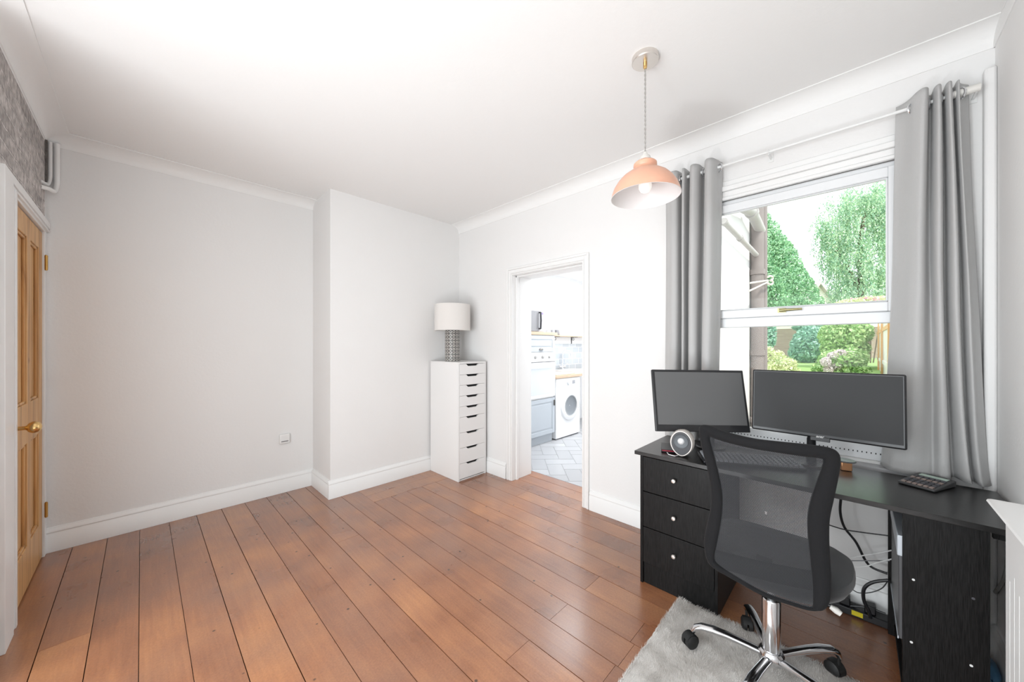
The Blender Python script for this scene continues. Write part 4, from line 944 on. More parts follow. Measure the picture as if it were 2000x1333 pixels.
# ------------------------------------------------------------------ radiator cover (right edge)
def rad_cover():
    t = thing('radiator_cover', 'white radiator cover with vertical slots along the right edge', 'radiator cover', (1.0, -0.34, 0))
    yf, xe, zt = -0.264, 1.500, 0.908
    b = MB(); b.box(0.35, xe, YC+0.002, YC+0.018, 0.001, zt)
    # front panel with through slots: vertical strips
    slots = []; xs = xe-0.032; k = 0
    while xs > 0.55: slots.append((xs-0.0045, xs, 0.79 if k % 2 else 0.765)); xs -= 0.036; k += 1
    f = MB(); prev = xe
    for a, c, top in slots:
        f.box(c, prev, yf-0.004, yf, 0.001, zt); f.box(a, c, yf-0.004, yf, top, zt); f.box(a, c, yf-0.004, yf, 0.001, 0.12); prev = a
    f.box(0.35, prev, yf-0.004, yf, 0.001, zt)
    obj('front_panel', f, gloss_white, t, world=True)
    obj('side_panel', MB().box(xe-0.016, xe, YC+0.002, yf-0.0162, 0.001, zt), gloss_white, t, world=True)
    obj('side_panel', MB().box(0.35, 0.366, YC+0.002, yf-0.0162, 0.001, zt), gloss_white, t, world=True)
    obj('back_board', MB().box(0.366, xe-0.016, YC+0.03, YC+0.034, 0.001, zt-0.01), mat('slot_shade_grey', (0.22, 0.22, 0.22), 0.6), t, world=True)  # board darkened so the slots in front read as shade
    tp = MB(); R = []
    prof = [(0.0, 0.0), (0.006, 0.004), (0.010, 0.009), (0.010, 0.012), (0.018, 0.016), (0.022, 0.021), (0.020, 0.026), (0.012, 0.0285)]
    for o_, z in prof:
        R.append([(0.35-o_, YC+0.001, zt+z), (0.35-o_, yf+o_, zt+z), (xe+0.035+o_-0.006, yf+o_, zt+z), (xe+0.035+o_, yf+o_-0.006, zt+z), (xe+0.035+o_, YC+0.001, zt+z)])
    tp.rings(R); obj('top', tp, gloss_white, t, world=True)
rad_cover()

# ------------------------------------------------------------------ cables under the desk
def cable(pix, X, r, m, label, ends=None):
    pts = [onx(px, py, X) for px, py in pix]
    P = [Vector(p) for p in pts]; out = []
    for i in range(len(P)-1):
        p0, p1, p2, p3 = P[max(i-1, 0)], P[i], P[i+1], P[min(i+2, len(P)-1)]
        for k in range(6):
            s = k/6; out.append(0.5*((2*p1)+(p2-p0)*s+(2*p0-5*p1+4*p2-p3)*s*s+(3*p1-p0-3*p2+p3)*s**3))
    out.append(P[-1])
    if ends: out += [Vector(e) for e in ends]
    tag(obj('cable', MB().tube(out, r, 8), m), label, 'cable')
cable([(1643, 970), (1641, 1000), (1649, 1030), (1672, 1060), (1690, 1095), (1705, 1110), (1733, 1121)], 2.44, 0.0055, black_pl, 'thick black cable dropping from the desk edge in a long S curve')
cable([(1610, 1023), (1645, 1034), (1680, 1040), (1742, 1048)], 2.43, 0.003, black_pl, 'thin black cable stretched across below the desk, topmost of the crossing leads')
cable([(1655, 1092), (1690, 1085), (1715, 1081), (1745, 1075)], 2.38, 0.0028, white_pl, 'upper white lead running into the computer tower')
cable([(1655, 1108), (1690, 1107), (1715, 1099), (1745, 1092)], 2.385, 0.0028, white_pl, 'lower white lead running into the computer tower')
cable([(1660, 1096), (1700, 1096), (1738, 1096)], 2.40, 0.0022, grey_pl, 'thin grey lead between the two white leads')
cable([(1735, 1134), (1705, 1138), (1688, 1150), (1687, 1172), (1697, 1195), (1700, 1208)], 2.37, 0.007, black_pl, 'thick black cable looping down to the power strip')
cable([(1657, 1145), (1675, 1158), (1700, 1158), (1722, 1150), (1733, 1137)], 2.40, 0.0022, black_pl, 'thin black cable sagging in a shallow loop below the desk')
cable([(1640, 1183), (1690, 1187), (1730, 1200)], 2.46, 0.005, black_pl, 'black lead lying along the skirting behind the power strip')
mb = MB(); P = [ony(*q, YC+0.007) for q in ((1915, 1182), (1932, 1170), (1948, 1153), (1960, 1134), (1966, 1112), (1968, 1090))]
mb.tube(P, 0.006, 8); tag(obj('cable', mb, mat('grey_cable', (0.45, 0.44, 0.42), 0.6)), 'grey flex clipped to the white wall beside the radiator cover', 'cable')
t = thing('power_strip', 'black power strip with a yellow tag on the floor under the desk', 'power strip', (2.47, 0.10, 0), math.radians(-90))
obj('body', MB().box(-0.02, 0.22, -0.035, 0.035, 0.001, 0.036), black_pl, t, bevel=0.004)
obj('plug', MB().box(0.03, 0.07, -0.022, 0.022, 0.0365, 0.075), black_pl, t, bevel=0.004); obj('plug', MB().box(0.12, 0.16, -0.022, 0.022, 0.0365, 0.075), black_pl, t, bevel=0.004)
obj('yellow_tag', MB().box(0.075, 0.115, -0.039, -0.0355, 0.012, 0.034), yellow_pl, t)
mb = MB(); rr = []
for i in range(10):
    a = i/9*PI; r = 0.075*math.sin(a)+0.002; rr.append([(2.34+0.09*math.cos(a)+0.008*math.sin(k*1.7+i), -0.368+r*0.42*math.cos(k*2*PI/16), 0.045+0.042*math.sin(k*2*PI/16)*math.sin(a)) for k in range(16)])
mb.rings(rr); tag(obj('plastic_bag', mb, blue_bag), 'crumpled blue plastic bag on the floor behind the desk end panel', 'bag')

# ------------------------------------------------------------------ kitchen
KY = 3.65; KX1 = 6.0; KY0 = 1.24; KZ = 2.50
struct('wall_kitchen_back', MB().box(XB2, KX1+0.2, KY, KY+0.15, -0.05, 2.65), kit_wall)
struct('wall_kitchen_end', MB().box(KX1, KX1+0.15, 1.06, KY, -0.05, 2.65), kit_wall)
ew = struct('wall_kitchen_side', MB().box(XB2-0.0, KX1+0.15, 1.06, KY0, -0.3, 3.05), ext_white, 'white rendered outside wall of the kitchen extension')
struct('wall_kitchen_near', MB().box(XB2, XB2+0.004, KY0, DY0, 0, KZ).box(XB2, XB2+0.004, DY1, KY, 0, KZ).box(XB2, XB2+0.004, DY0, DY1, DZ, KZ), kit_wall)
struct('ceiling_kitchen', MB().box(XB2, KX1, KY0, KY, KZ, KZ+0.1), kit_wall)
# herringbone floor tiles
def herring():
    mb = MB(); cols = []; L_, W_ = 0.34, 0.17
    mb.box(2.885, KX1, KY0, KY, -0.03, -0.003); cols += [(0.0, 0, 0, 1)]*8
    g = 0.003; c45 = math.cos(PI/4)
    def put(cx, cy, ang):
        if not (2.6 < cx < 6.3 and 1.0 < cy < 4.0): return
        u = Vector((math.cos(ang), math.sin(ang), 0)); v = Vector((-u.y, u.x, 0))
        cs = [Vector((cx, cy, 0))+u*a*(L_/2-g)+v*b*(W_/2-g) for a, b in ((-1, -1), (1, -1), (1, 1), (-1, 1))]
        # clip to x>2.888
        poly = [(p.x, p.y) for p in cs]
        def clip(poly, f, inter):
            out = []
            for i in range(len(poly)):
                a, b = poly[i], poly[(i+1) % len(poly)]
                if f(a): out.append(a)
                if f(a) != f(b): out.append(inter(a, b))
            return out
        xl = 2.888
        poly = clip(poly, lambda p: p[0] > xl, lambda a, b: (xl, a[1]+(b[1]-a[1])*(xl-a[0])/(b[0]-a[0])))
        if len(poly) < 3: return
        yl = KY-0.01
        poly = clip(poly, lambda p: p[1] < yl, lambda a, b: (a[0]+(b[0]-a[0])*(yl-a[1])/(b[1]-a[1]), yl))
        yl2 = KY0+0.01
        poly = clip(poly, lambda p: p[1] > yl2, lambda a, b: (a[0]+(b[0]-a[0])*(yl2-a[1])/(b[1]-a[1]), yl2))
        if len(poly) < 3: return
        mb.prism(poly, 'z', -0.0029, 0.0); c = random.random(); cols.extend([(c, c, c, 1)]*(2*len(poly)))
    # classic block: (k) steps diagonal
    for i in range(-22, 23):
        for j in range(-10, 11):
            # horizontal tile starting at (i*W + j*4W, i*W), vertical tile beside it
            x0 = i*W_+j*4*W_; y0 = i*W_
            for (cx, cy, ang) in ((x0+L_/2, y0+W_/2, 0), (x0+L_+W_/2, y0+W_-L_/2, PI/2)):
                xr = cx*c45-cy*c45; yr = cx*c45+cy*c45
                put(4.0+xr, 2.4+yr, ang+PI/4)
    m = bpy.data.materials.new('pale_grey_tiles'); m.use_nodes = True; nt = m.node_tree; b = nt.nodes['Principled BSDF']
    at = N(nt, 'ShaderNodeAttribute'); at.attribute_name = 'board'; r = ramp(nt, [(0.0, (0.34, 0.34, 0.35)), (0.001, (0.38, 0.385, 0.40)), (1, (0.46, 0.465, 0.48))]); nt.links.new(at.outputs['Fac'], r.inputs[0]); nt.links.new(r.outputs[0], b.inputs['Base Color']); b.inputs['Roughness'].default_value = 0.3
    o = struct('floor_kitchen', mb, m, 'pale grey herringbone tiled kitchen floor', recalc=True)
    qset(o.data, np.array(cols, dtype=np.float32))
herring()

FY = 3.045   # front plane of the units
def shaker_door(name, parent, x0, x1, z0, z1, hinge_y=FY):
    d = MB(); d.box(x0, x1, hinge_y, hinge_y+0.02, z0, z1)
    fr = 0.055
    for a, b, c, e in ((x0, x0+fr, z0, z1), (x1-fr, x1, z0, z1), (x0+fr, x1-fr, z0, z0+fr), (x0+fr, x1-fr, z1-fr, z1)): d.box(a, b, hinge_y-0.006, hinge_y, c, e)
    d.box(x0+fr+0.022, x1-fr-0.022, hinge_y-0.005, hinge_y, z0+fr+0.022, z1-fr-0.022)
    return obj(name, d, kit_blue, parent, world=True, bevel=0.003)
def kitchen_units():
    x0, x1 = 3.40, 4.00
    t = thing('oven_housing', 'pale blue tall kitchen cupboard unit housing the oven', 'cabinet', (x0, FY, 0))
    c = MB(); c.box(x0, x1, FY+0.021, KY-0.02, 0.12, 0.60); c.box(x0, x0+0.018, FY+0.021, KY-0.02, 0.60, 1.47); c.box(x1-0.018, x1, FY+0.021, KY-0.02, 0.60, 1.47); c.box(x0+0.018, x1-0.018, FY+0.021, KY-0.02, 1.215, 1.47)
    c.box(x0, x1, FY+0.05, KY-0.02, 0.001, 0.12)
    obj('carcass', c, kit_blue, t, world=True)
    d = shaker_door('door', t, x0+0.002, x1-0.002, 0.125, 0.612); h = MB(); h.box(x1-0.028, x1-0.018, FY-0.028, FY-0.006, 0.50, 0.58); obj('handle', h, mat('dark_pewter', (0.16, 0.15, 0.14), 0.4, metal=0.6), d, world=True, bevel=0.003)
    d = shaker_door('door', t, x0+0.002, x1-0.002, 1.245, 1.468)
    h = MB(); R = []
    for q in range(7):
        a = q/6*PI/2; R.append([(3.70+0.045*math.cos(b)*math.cos(a*0.999), FY-0.006-0.022*math.sin(a)*1.0, 1.272+0.026*math.sin(b)*math.cos(a*0.999)) for b in [i*PI/10 for i in range(11)]])
    h.rings(R, closed=False, caps=False); obj('cup_handle', h, mat('dark_pewter'), d, world=True)
    obj('plinth', MB().box(x0, x1, FY+0.045, FY+0.0499, 0.001, 0.118), kit_blue, t, world=True)
    # oak board on top
    tag(obj('worktop', MB().box(x0-0.02, x1+0.05, FY-0.015, KY-0.002, 1.4705, 1.512), oak, None, 0.003), 'oak board on top of the oven cupboard, under the microwave', 'worktop')
    # oven
    o = thing('oven', 'white built-in oven with three control knobs', 'oven', (x0, FY, 0.615))
    obj('body', MB().box(x0+0.02, x1-0.02, FY+0.005, FY+0.50, 0.6155, 1.213), white_pl, o, world=True)
    obj('control_panel', MB().box(x0+0.003, x1-0.003, FY-0.012, FY+0.005, 1.115, 1.240), white_pl, o, world=True, bevel=0.002)
    dm = obj('door', MB().box(x0+0.003, x1-0.003, FY-0.016, FY+0.005, 0.635, 1.103), mat('white_oven_door', (0.80, 0.82, 0.84), 0.12), o, world=True, bevel=0.002)
    obj('door_glass', MB().box(x0+0.05, x1-0.05, FY-0.0175, FY-0.0162, 0.68, 1.03), mat('pale_oven_glass', (0.62, 0.66, 0.69), 0.05), dm, world=True)
    hh = MB(); hh.tube([(x0+0.05, FY-0.05, 1.065), (x1-0.05, FY-0.05, 1.065)], 0.009, 12); hh.box(x0+0.055, x0+0.07, FY-0.05, FY-0.016, 1.058, 1.072); hh.box(x1-0.07, x1-0.055, FY-0.05, FY-0.016, 1.058, 1.072); obj('handle', hh, white_pl, dm, world=True)
    obj('gap_line', MB().box(x0+0.003, x1-0.003, FY-0.010, FY+0.005, 1.104, 1.114), grey_pl, o, world=True)
    for px in (1045.5, 1059.5, 1072.5):
        q = ony(px, 701, FY-0.012); R = [[(q.x+r*math.cos(k*2*PI/20), FY-0.012-dy, 1.178+r*math.sin(k*2*PI/20)) for k in range(20)] for r, dy in [(0.022, 0), (0.020, 0.018), (0.016, 0.022), (0.001, 0.023)]]
        obj('knob', MB().rings(R), mat('satin_knob', (0.45, 0.44, 0.43), 0.35, metal=0.6), o, world=True)
    # microwave
    m = thing('microwave', 'silver microwave with a dark door handle on top of the oven cupboard', 'microwave', (3.6, FY+0.1, 1.5125)); a, b = 3.33, 3.80
    obj('body', MB().box(a, b, FY+0.02, FY+0.36, 1.5135, 1.80), mat('silver_microwave', (0.62, 0.62, 0.63), 0.35), m, world=True, bevel=0.004)
    dd = obj('door', MB().box(a+0.01, b-0.12, FY+0.008, FY+0.0195, 1.520, 1.79), mat('grey_door_glass', (0.25, 0.25, 0.26), 0.1), m, world=True, bevel=0.003)
    hb = MB(); hb.tube([(b-0.125, FY-0.02, 1.55), (b-0.125, FY-0.028, 1.66), (b-0.125, FY-0.02, 1.775)], 0.012, 10); hb.tube([(b-0.125, FY+0.01, 1.555), (b-0.125, FY-0.02, 1.555)], 0.01, 8); hb.tube([(b-0.125, FY+0.01, 1.77), (b-0.125, FY-0.02, 1.77)], 0.01, 8); obj('handle', hb, mat('dark_handle', (0.04, 0.04, 0.045), 0.3), dd, world=True)
    obj('control_panel', MB().box(b-0.095, b-0.01, FY+0.012, FY+0.0195, 1.525, 1.79), mat('pale_silver', (0.72, 0.72, 0.73), 0.3), m, world=True); obj('display', MB().box(b-0.075, b-0.035, FY+0.009, FY+0.0119, 1.745, 1.775), mat('violet_display', (0.25, 0.20, 0.42), 0.2), m, world=True)
    # worktop with sink above washing machine
    wt = tag(obj('worktop', MB().box(4.005, 5.60, FY-0.02, KY-0.002, 0.865, 0.903), oak, None, 0.003), 'oak worktop above the washing machine', 'worktop')
    br = tag(obj('chopping_board', MB().box(4.06, 4.50, FY+0.02, FY+0.32, 0.9035, 0.925), mat('pale_beech', (0.72, 0.62, 0.52), 0.5), None, 0.006), 'pale chopping board lying on the oak worktop', 'chopping board')
    sk = thing('sink', 'white ceramic sink set on the oak worktop', 'sink', (5.0, FY+0.2, 0.9035))
    mb = MB(); mb.box(4.60, 5.2, FY+0.06, FY+0.10, 0.9035, 0.935); mb.box(4.60, 5.2, FY+0.46, FY+0.50, 0.9035, 0.935); mb.box(4.60, 4.64, FY+0.1, FY+0.46, 0.9035, 0.935); mb.box(5.16, 5.2, FY+0.1, FY+0.46, 0.9035, 0.935); mb.box(4.64, 5.16, FY+0.1, FY+0.46, 0.9035, 0.908); obj('basin', mb, mat('white_ceramic', (0.85, 0.85, 0.85), 0.1), sk, world=True, bevel=0.004)
    # tap
    tp = thing('tap', 'tall chrome swan-neck kitchen tap behind the sink', 'tap', (4.93, KY-0.10, 0.9035)); X = 4.93; Y = KY-0.065
    n = MB(); pts = [(X, Y, 0.9038), (X, Y, 1.16)]
    for i in range(1, 13):
        a = i/12*PI*1.02; pts.append((X+0.085*(1-math.cos(a)), Y-0.03*(1-math.cos(a)), 1.16+0.085*math.sin(a)))
    pts.append((pts[-1][0]+0.004, pts[-1][1], pts[-1][2]-0.03)); n.tube(pts, 0.011, 12); obj('spout', n, mat('bright_chrome', (0.85, 0.87, 0.9), 0.15, metal=1), tp, world=True)
    bd = MB(); bd.tube([(X-0.08, Y, 0.975), (X+0.08, Y, 0.975)], 0.014, 12); bd.cyl((X, Y), 0.024, 0.9038, 0.95, 20); obj('tap_body', bd, mat('bright_chrome'), tp, world=True)
    for s in (-0.08, 0.08): l = MB(); l.cyl((X+s, Y), 0.010, 0.975, 1.02, 12); l.tube([(X+s, Y, 1.02), (X+s, Y-0.05, 1.03)], 0.006, 8); obj('lever', l, mat('bright_chrome'), tp, world=True)
    # tiles, shelf, brackets, cups
    struct('wall_kitchen_tiles', MB().box(4.0, KX1, KY-0.008, KY, 0.903, 1.36), tile_mat)
    sh = thing('wall_shelf', 'thin oak wall shelf on black iron brackets above the kitchen tiles', 'shelf', (4.9, KY, 1.45))
    obj('board', MB().box(4.40, 5.75, KY-0.16, KY-0.002, 1.478, 1.498), oak, sh, world=True, bevel=0.002)
    for bx in (4.76, 5.28):
        b = MB(); ym = KY-0.004
        b.box(bx-0.008, bx+0.008, ym-0.006, ym, 1.36, 1.477); b.box(bx-0.008, bx+0.008, ym-0.13, ym, 1.470, 1.477)
        b.tube([(bx, ym-0.005, 1.38)]+[(bx, ym-0.005-0.09*math.sin(a), 1.47-0.09*math.cos(a)) for a in [i*PI/16 for i in range(9)]], 0.005, 6); b.torus((bx, ym-0.035, 1.44), 0.02, 0.004, 'x', 14, 6)
        obj('bracket', b, mat('black_iron', (0.05, 0.05, 0.055), 0.5), sh, world=True)
    cupcols = [('pale grey', (0.62, 0.62, 0.63)), ('mid grey', (0.40, 0.40, 0.42)), ('dark grey', (0.26, 0.26, 0.28)), ('off-white', (0.72, 0.72, 0.71))]
    for k, (nm, cc_) in enumerate(cupcols):
        cx = 4.52+0.105*k; cy = KY-0.085; z = 1.499
        u = thing('mug', nm+' mug on the kitchen shelf, '+['nearest the microwave', 'second from the microwave', 'third from the microwave', 'furthest from the microwave'][k], 'mug', (cx, cy, z), 0, 'mugs on the kitchen shelf')
        mm = mat('mug_'+nm.replace(' ', '_').replace('-', '_'), cc_, 0.3)
        obj('cup', MB().lathe((0, 0), [(0.001, 0.0), (0.030, 0.0), (0.038, 0.012), (0.041, 0.085), (0.038, 0.085), (0.035, 0.012), (0.001, 0.008)], 24), mm, u)
        obj('handle', MB().torus((0.045, 0, 0.045), 0.02, 0.005, 'y', 16, 6), mm, u)
    # washing machine
    wm = thing('washing_machine', 'white front-loading washing machine under the oak worktop', 'washing machine', (4.34, FY, 0)); a, b = 4.035, 4.635; yf = FY+0.0
    obj('body', MB().box(a, b, yf, KY-0.06, 0.015, 0.86), mat('white_enamel_appliance', (0.84, 0.85, 0.86), 0.25), wm, world=True, bevel=0.008)
    obj('foot_strip', MB().box(a+0.02, b-0.02, yf+0.02, KY-0.1, 0.001, 0.0149), grey_pl, wm, world=True)
    cx, cz = 4.36, 0.455
    def yring(rs): return [[(cx+r*math.cos(k*2*PI/48), yf-dy, cz+r*math.sin(k*2*PI/48)) for k in range(48)] for r, dy in rs]
    dr = obj('door', MB().rings(yring([(0.215, 0.0), (0.212, 0.018), (0.20, 0.028), (0.160, 0.034), (0.145, 0.024), (0.140, 0.004)]), caps=False), mat('white_enamel_appliance'), wm, world=True)
    obj('door_glass', MB().rings(yring([(0.146, 0.022), (0.12, 0.012), (0.08, 0.006), (0.01, 0.004)]), caps=False), mat('smoky_glass', (0.22, 0.24, 0.26), 0.08), dr, world=True)
    obj('door_gasket', MB().rings(yring([(0.152, 0.031), (0.150, 0.034), (0.143, 0.032), (0.141, 0.022)]), caps=False), mat('grey_gasket', (0.45, 0.46, 0.47), 0.4), dr, world=True)
    obj('door_catch', MB().box(cx+0.185, cx+0.222, yf-0.034, yf-0.004, cz-0.06, cz+0.06), mat('pale_grey_plastic', (0.6, 0.62, 0.64), 0.35), dr, world=True, bevel=0.004)
    R = [[(4.33+r*math.cos(k*2*PI/24), yf-dy, 0.785+r*math.sin(k*2*PI/24)) for k in range(24)] for r, dy in [(0.034, 0), (0.032, 0.02), (0.028, 0.024), (0.001, 0.025)]]; obj('dial', MB().rings(R), mat('pale_grey_plastic'), wm, world=True)
    obj('detergent_drawer', MB().box(a+0.03, a+0.20, yf-0.006, yf+0.001, 0.745, 0.83), white_pl, wm, world=True, bevel=0.003)
    obj('display', MB().box(4.43, 4.50, yf-0.003, yf+0.001, 0.765, 0.815), mat('grey_display', (0.30, 0.31, 0.33), 0.2), wm, world=True)
    for k in range(3): obj('button', MB().box(4.52+k*0.025, 4.535+k*0.025, yf-0.004, yf+0.001, 0.78, 0.795), mat('pale_grey_plastic'), wm, world=True)
kitchen_units()

# ------------------------------------------------------------------ outside
# kitchen-extension drainpipes
YE = 1.06
def opipe(pix, Y, r, m, label, collars=()):
    P = [ony(px, py, Y) for px, py in pix]; t = thing('drainpipe', label, 'drainpipe', P[0])
    mb = MB(); mb.tube(P, r, 14); obj('pipe', mb, m, t, world=True)
    for px, py in collars:
        q = ony(px, py, Y); d = (P[-1]-P[0]).normalized(); cm = MB(); cm.tube([q-d*0.03, q+d*0.03], r*1.25, 14); obj('collar', cm, m, t, world=True)
Yp = 0.98
a = ony(1479, 400, Yp)
t = thing('drainpipe', 'wide weathered brown vertical drainpipe on the corner of the kitchen extension', 'drainpipe', (a.x, Yp, -0.2))
obj('pipe', MB().tube([(a.x, Yp, -0.2), (a.x, Yp, 3.2)], 0.075, 16), pipe_brown, t, world=True)
for z in (0.3, 1.2, 2.28): obj('collar', MB().tube([(a.x, Yp, z), (a.x, Yp, z+0.07)], 0.088, 16), pipe_brown, t, world=True)
a2 = ony(1491.5, 400, Yp-0.06)
t = thing('drainpipe', 'slim weathered brown vertical drainpipe right beside the wide one', 'drainpipe', (a2.x, Yp-0.06, -0.2))
obj('pipe', MB().tube([(a2.x, Yp-0.06, -0.2), (a2.x, Yp-0.06, 3.2)], 0.042, 14), pipe_brown, t, world=True)
for z in (0.5, 1.75): obj('collar', MB().tube([(a2.x, Yp-0.06, z), (a2.x, Yp-0.06, z+0.06)], 0.052, 14), pipe_brown, t, world=True)
opipe([(1413, 432), (1479, 500)], 0.98, 0.030, pipe_grey, 'slim pale pipe sloping down the white extension wall to the corner drainpipe', [(1415, 434), (1446, 466)])
opipe([(1446, 402), (1468, 414), (1486, 452)], 0.95, 0.060, pipe_grey, 'wide pale gutter outlet bending down to the corner drainpipe', [(1468, 415)])
# hanging-basket bracket
t = thing('basket_bracket', 'white iron hanging basket bracket with a scrolled end beside the drainpipes', 'bracket', ony(1462, 568, 1.0))
Yb = 0.85
mb = MB(); mb.tube([ony(1466, 553, Yb), ony(1500, 548, Yb)], 0.010, 8); mb.tube([ony(1463, 569, Yb), ony(1500, 551, Yb)], 0.010, 8); obj('arm', mb, iron_white, t, world=True)
mb = MB()
for (cx_, cy_, s) in ((1505, 543.5, 1), (1505, 552, -1)):
    mb.tube([ony(cx_+5.0*math.cos(a)*1.0-0.5, cy_-4.2*math.sin(a)*1, Yb) for a in [(-0.5+i/10*1.35)*PI*1.0 if s > 0 else (0.5-i/10*1.35)*PI for i in range(11)]], 0.013, 8)
obj('scroll', mb, iron_white, t, world=True)

# ground
gm = mat('lawn', (0.30, 0.46, 0.16), 0.9, noise=0.35, nscale=6)
pave = mat('pale_paving', (0.62, 0.60, 0.57), 0.9, noise=0.1, nscale=3)
struct('floor_terrace', MB().box(2.82, 7.0, -6, 1.06, -0.35, -0.15).box(7.0, 7.4, -6, 12, -0.35, 0.60), pave)
mb = MB(); mb.add([(7.4, -8, 0.60), (7.4, 14, 0.60), (16, 22, 0.80), (16, -10, 0.80), (45, -30, 1.0), (45, 45, 1.0)], [(0, 3, 2, 1), (3, 4, 5, 2)]); struct('floor_lawn', mb, gm)

# instanced leaf clouds
def cloud(blobs, n, size, drape=0.0, shell=0.35, strands=0.0):
    w_ = np.array([b[3]*b[4]*b[5] for b in blobs])**0.67; w_ = w_/w_.sum(); idx = rng.choice(len(blobs), n, p=w_)
    B = np.array(blobs)[idx]
    d = rng.normal(size=(n, 3)); d /= np.linalg.norm(d, axis=1)[:, None]
    rad = 1-shell*rng.random(n)**1.5
    P = B[:, :3]+d*B[:, 3:6]*rad[:, None]
    # lumpy surface
    P += 0.10*B[:, 3:6]*np.sin(P*7.3+idx[:, None])
    if strands:
        k = 26; m_ = n//k; Q = np.repeat(P[:m_], k, axis=0); n = len(Q); f = np.tile(np.arange(k)/k, m_)
        sw = np.repeat(rng.normal(0, 0.10, (m_, 2)), k, axis=0)
        Q[:, 0] += sw[:, 0]*f+rng.normal(0, 0.03, n); Q[:, 1] += sw[:, 1]*f+rng.normal(0, 0.03, n)
        Q[:, 2] += 0.25-strands*np.repeat(rng.uniform(0.5, 1.2, m_), k)*f; P = Q
    a = rng.normal(size=(n, 3)); a /= np.linalg.norm(a, axis=1)[:, None]
    if drape: a[:, 2] -= drape; a /= np.linalg.norm(a, axis=1)[:, None]
    b = np.cross(a, rng.normal(size=(n, 3))); b /= np.linalg.norm(b, axis=1)[:, None]
    s = size*rng.uniform(0.5, 1.2, n)[:, None]
    q = np.stack([P-a*s, P+b*s*0.45, P+a*s, P-b*s*0.45], 1)
    return q.reshape(-1, 3), n
def leaf_obj(name, blobs, n, size, m, parent, **kw):
    v, n = cloud(blobs, n, size, **kw); v = v-np.array(parent['_o'])
    me = bpy.data.meshes.new(name); me.vertices.add(4*n); me.vertices.foreach_set('co', v.ravel()); me.loops.add(4*n); me.loops.foreach_set('vertex_index', np.arange(4*n)); me.polygons.add(n); me.polygons.foreach_set('loop_start', np.arange(0, 4*n, 4)); me.polygons.foreach_set('loop_total', np.full(n, 4)); me.update(); me.validate()
    c = np.repeat(rng.random(n), 4); qset(me, np.stack([c, c, c, np.ones_like(c)], 1).astype(np.float32))
    me.materials.append(m); o = bpy.data.objects.new(name, me); COL.objects.link(o); o.parent = parent; o['_o'] = parent['_o']
    return o
def at_d(px, py, D): # point at forward depth D
    return Vector((0, 0, CAMH))+_ray(px, py)*D
lf_con = m_leaf('conifer_green', (0.22, 0.48, 0.28), (0.50, 0.76, 0.46))  # leaf colours lightened throughout to carry the haze outdoors
lf_wil = m_leaf('weeping_tree_green', (0.26, 0.50, 0.36), (0.70, 0.86, 0.58))
lf_bush = m_leaf('blue_green_bush', (0.20, 0.44, 0.34), (0.44, 0.68, 0.54))
lf_shr = m_leaf('bright_shrub_green', (0.28, 0.52, 0.18), (0.66, 0.82, 0.42))
lf_flow = m_leaf('pale_petals', (0.72, 0.58, 0.66), (0.92, 0.86, 0.84))
lf_cream = m_leaf('cream_foliage', (0.62, 0.70, 0.36), (0.92, 0.92, 0.66))
lf_pink = m_leaf('pink_petals', (0.75, 0.22, 0.45), (0.9, 0.45, 0.62))
bark = mat('bark', (0.16, 0.12, 0.09), 0.9)

def blob_px(px, py, rx, ry, D, rz=None):
    c = at_d(px, py, D); s = D/FPX
    return (c.x, c.y, c.z, rx*s, rx*s, ry*s)
# conifer
D = 14.0; bl = []
for i in range(10):
    f = i/9; bl.append(blob_px(1492+8*f, 440+f*160, 12+70*f**0.8, 26, D))
base = at_d(1500, 690, D); t = thing('conifer_tree', 'dense dark green conifer behind the drainpipes', 'tree', (base.x, base.y, 0.75))
leaf_obj('foliage', bl, 60000, 0.055, lf_con, t, drape=0.3, shell=0.5)
obj('trunk', MB().tube([(base.x, base.y, 0.7), (base.x, base.y, 5.0)], [0.16, 0.03], 10), bark, t, world=True)
# weeping tree on the right
D = 13.0; bl = [blob_px(*b, D) for b in [(1690, 400, 50, 50), (1650, 430, 45, 50), (1720, 450, 40, 70), (1640, 490, 40, 40), (1615, 465, 25, 30), (1680, 500, 50, 50), (1660, 560, 40, 35), (1720, 560, 40, 50), (1750, 420, 50, 80), (1760, 520, 40, 70), (1640, 580, 20, 18), (1605, 450, 15, 15), (1625, 520, 22, 22)]]
base = at_d(1690, 700, D); t = thing('weeping_tree', 'tall airy tree with drooping pale green branches on the right', 'tree', (base.x, base.y, 0.75))
leaf_obj('foliage', bl, 52000, 0.042, lf_wil, t, drape=1.2, shell=1.0, strands=0.75)
mb = MB(); mb.tube([(base.x, base.y, 0.7), at_d(1685, 600, D), at_d(1680, 480, D), at_d(1690, 400, D)], [0.16, 0.12, 0.08, 0.03], 8); mb.tube([at_d(1685, 590, D), at_d(1655, 520, D), at_d(1620, 470, D)], [0.08, 0.05, 0.02], 8); obj('trunk', mb, bark, t, world=True)
# brick wall far
wl = at_d(1500, 640, 15.5)
mb = MB(); mb.box(wl.x+1.0, wl.x+1.25, -4, 9.5, 0.7, 2.05); tag(obj('garden_wall', mb, garden_brick), 'pinkish brick garden wall behind the bushes', 'wall')
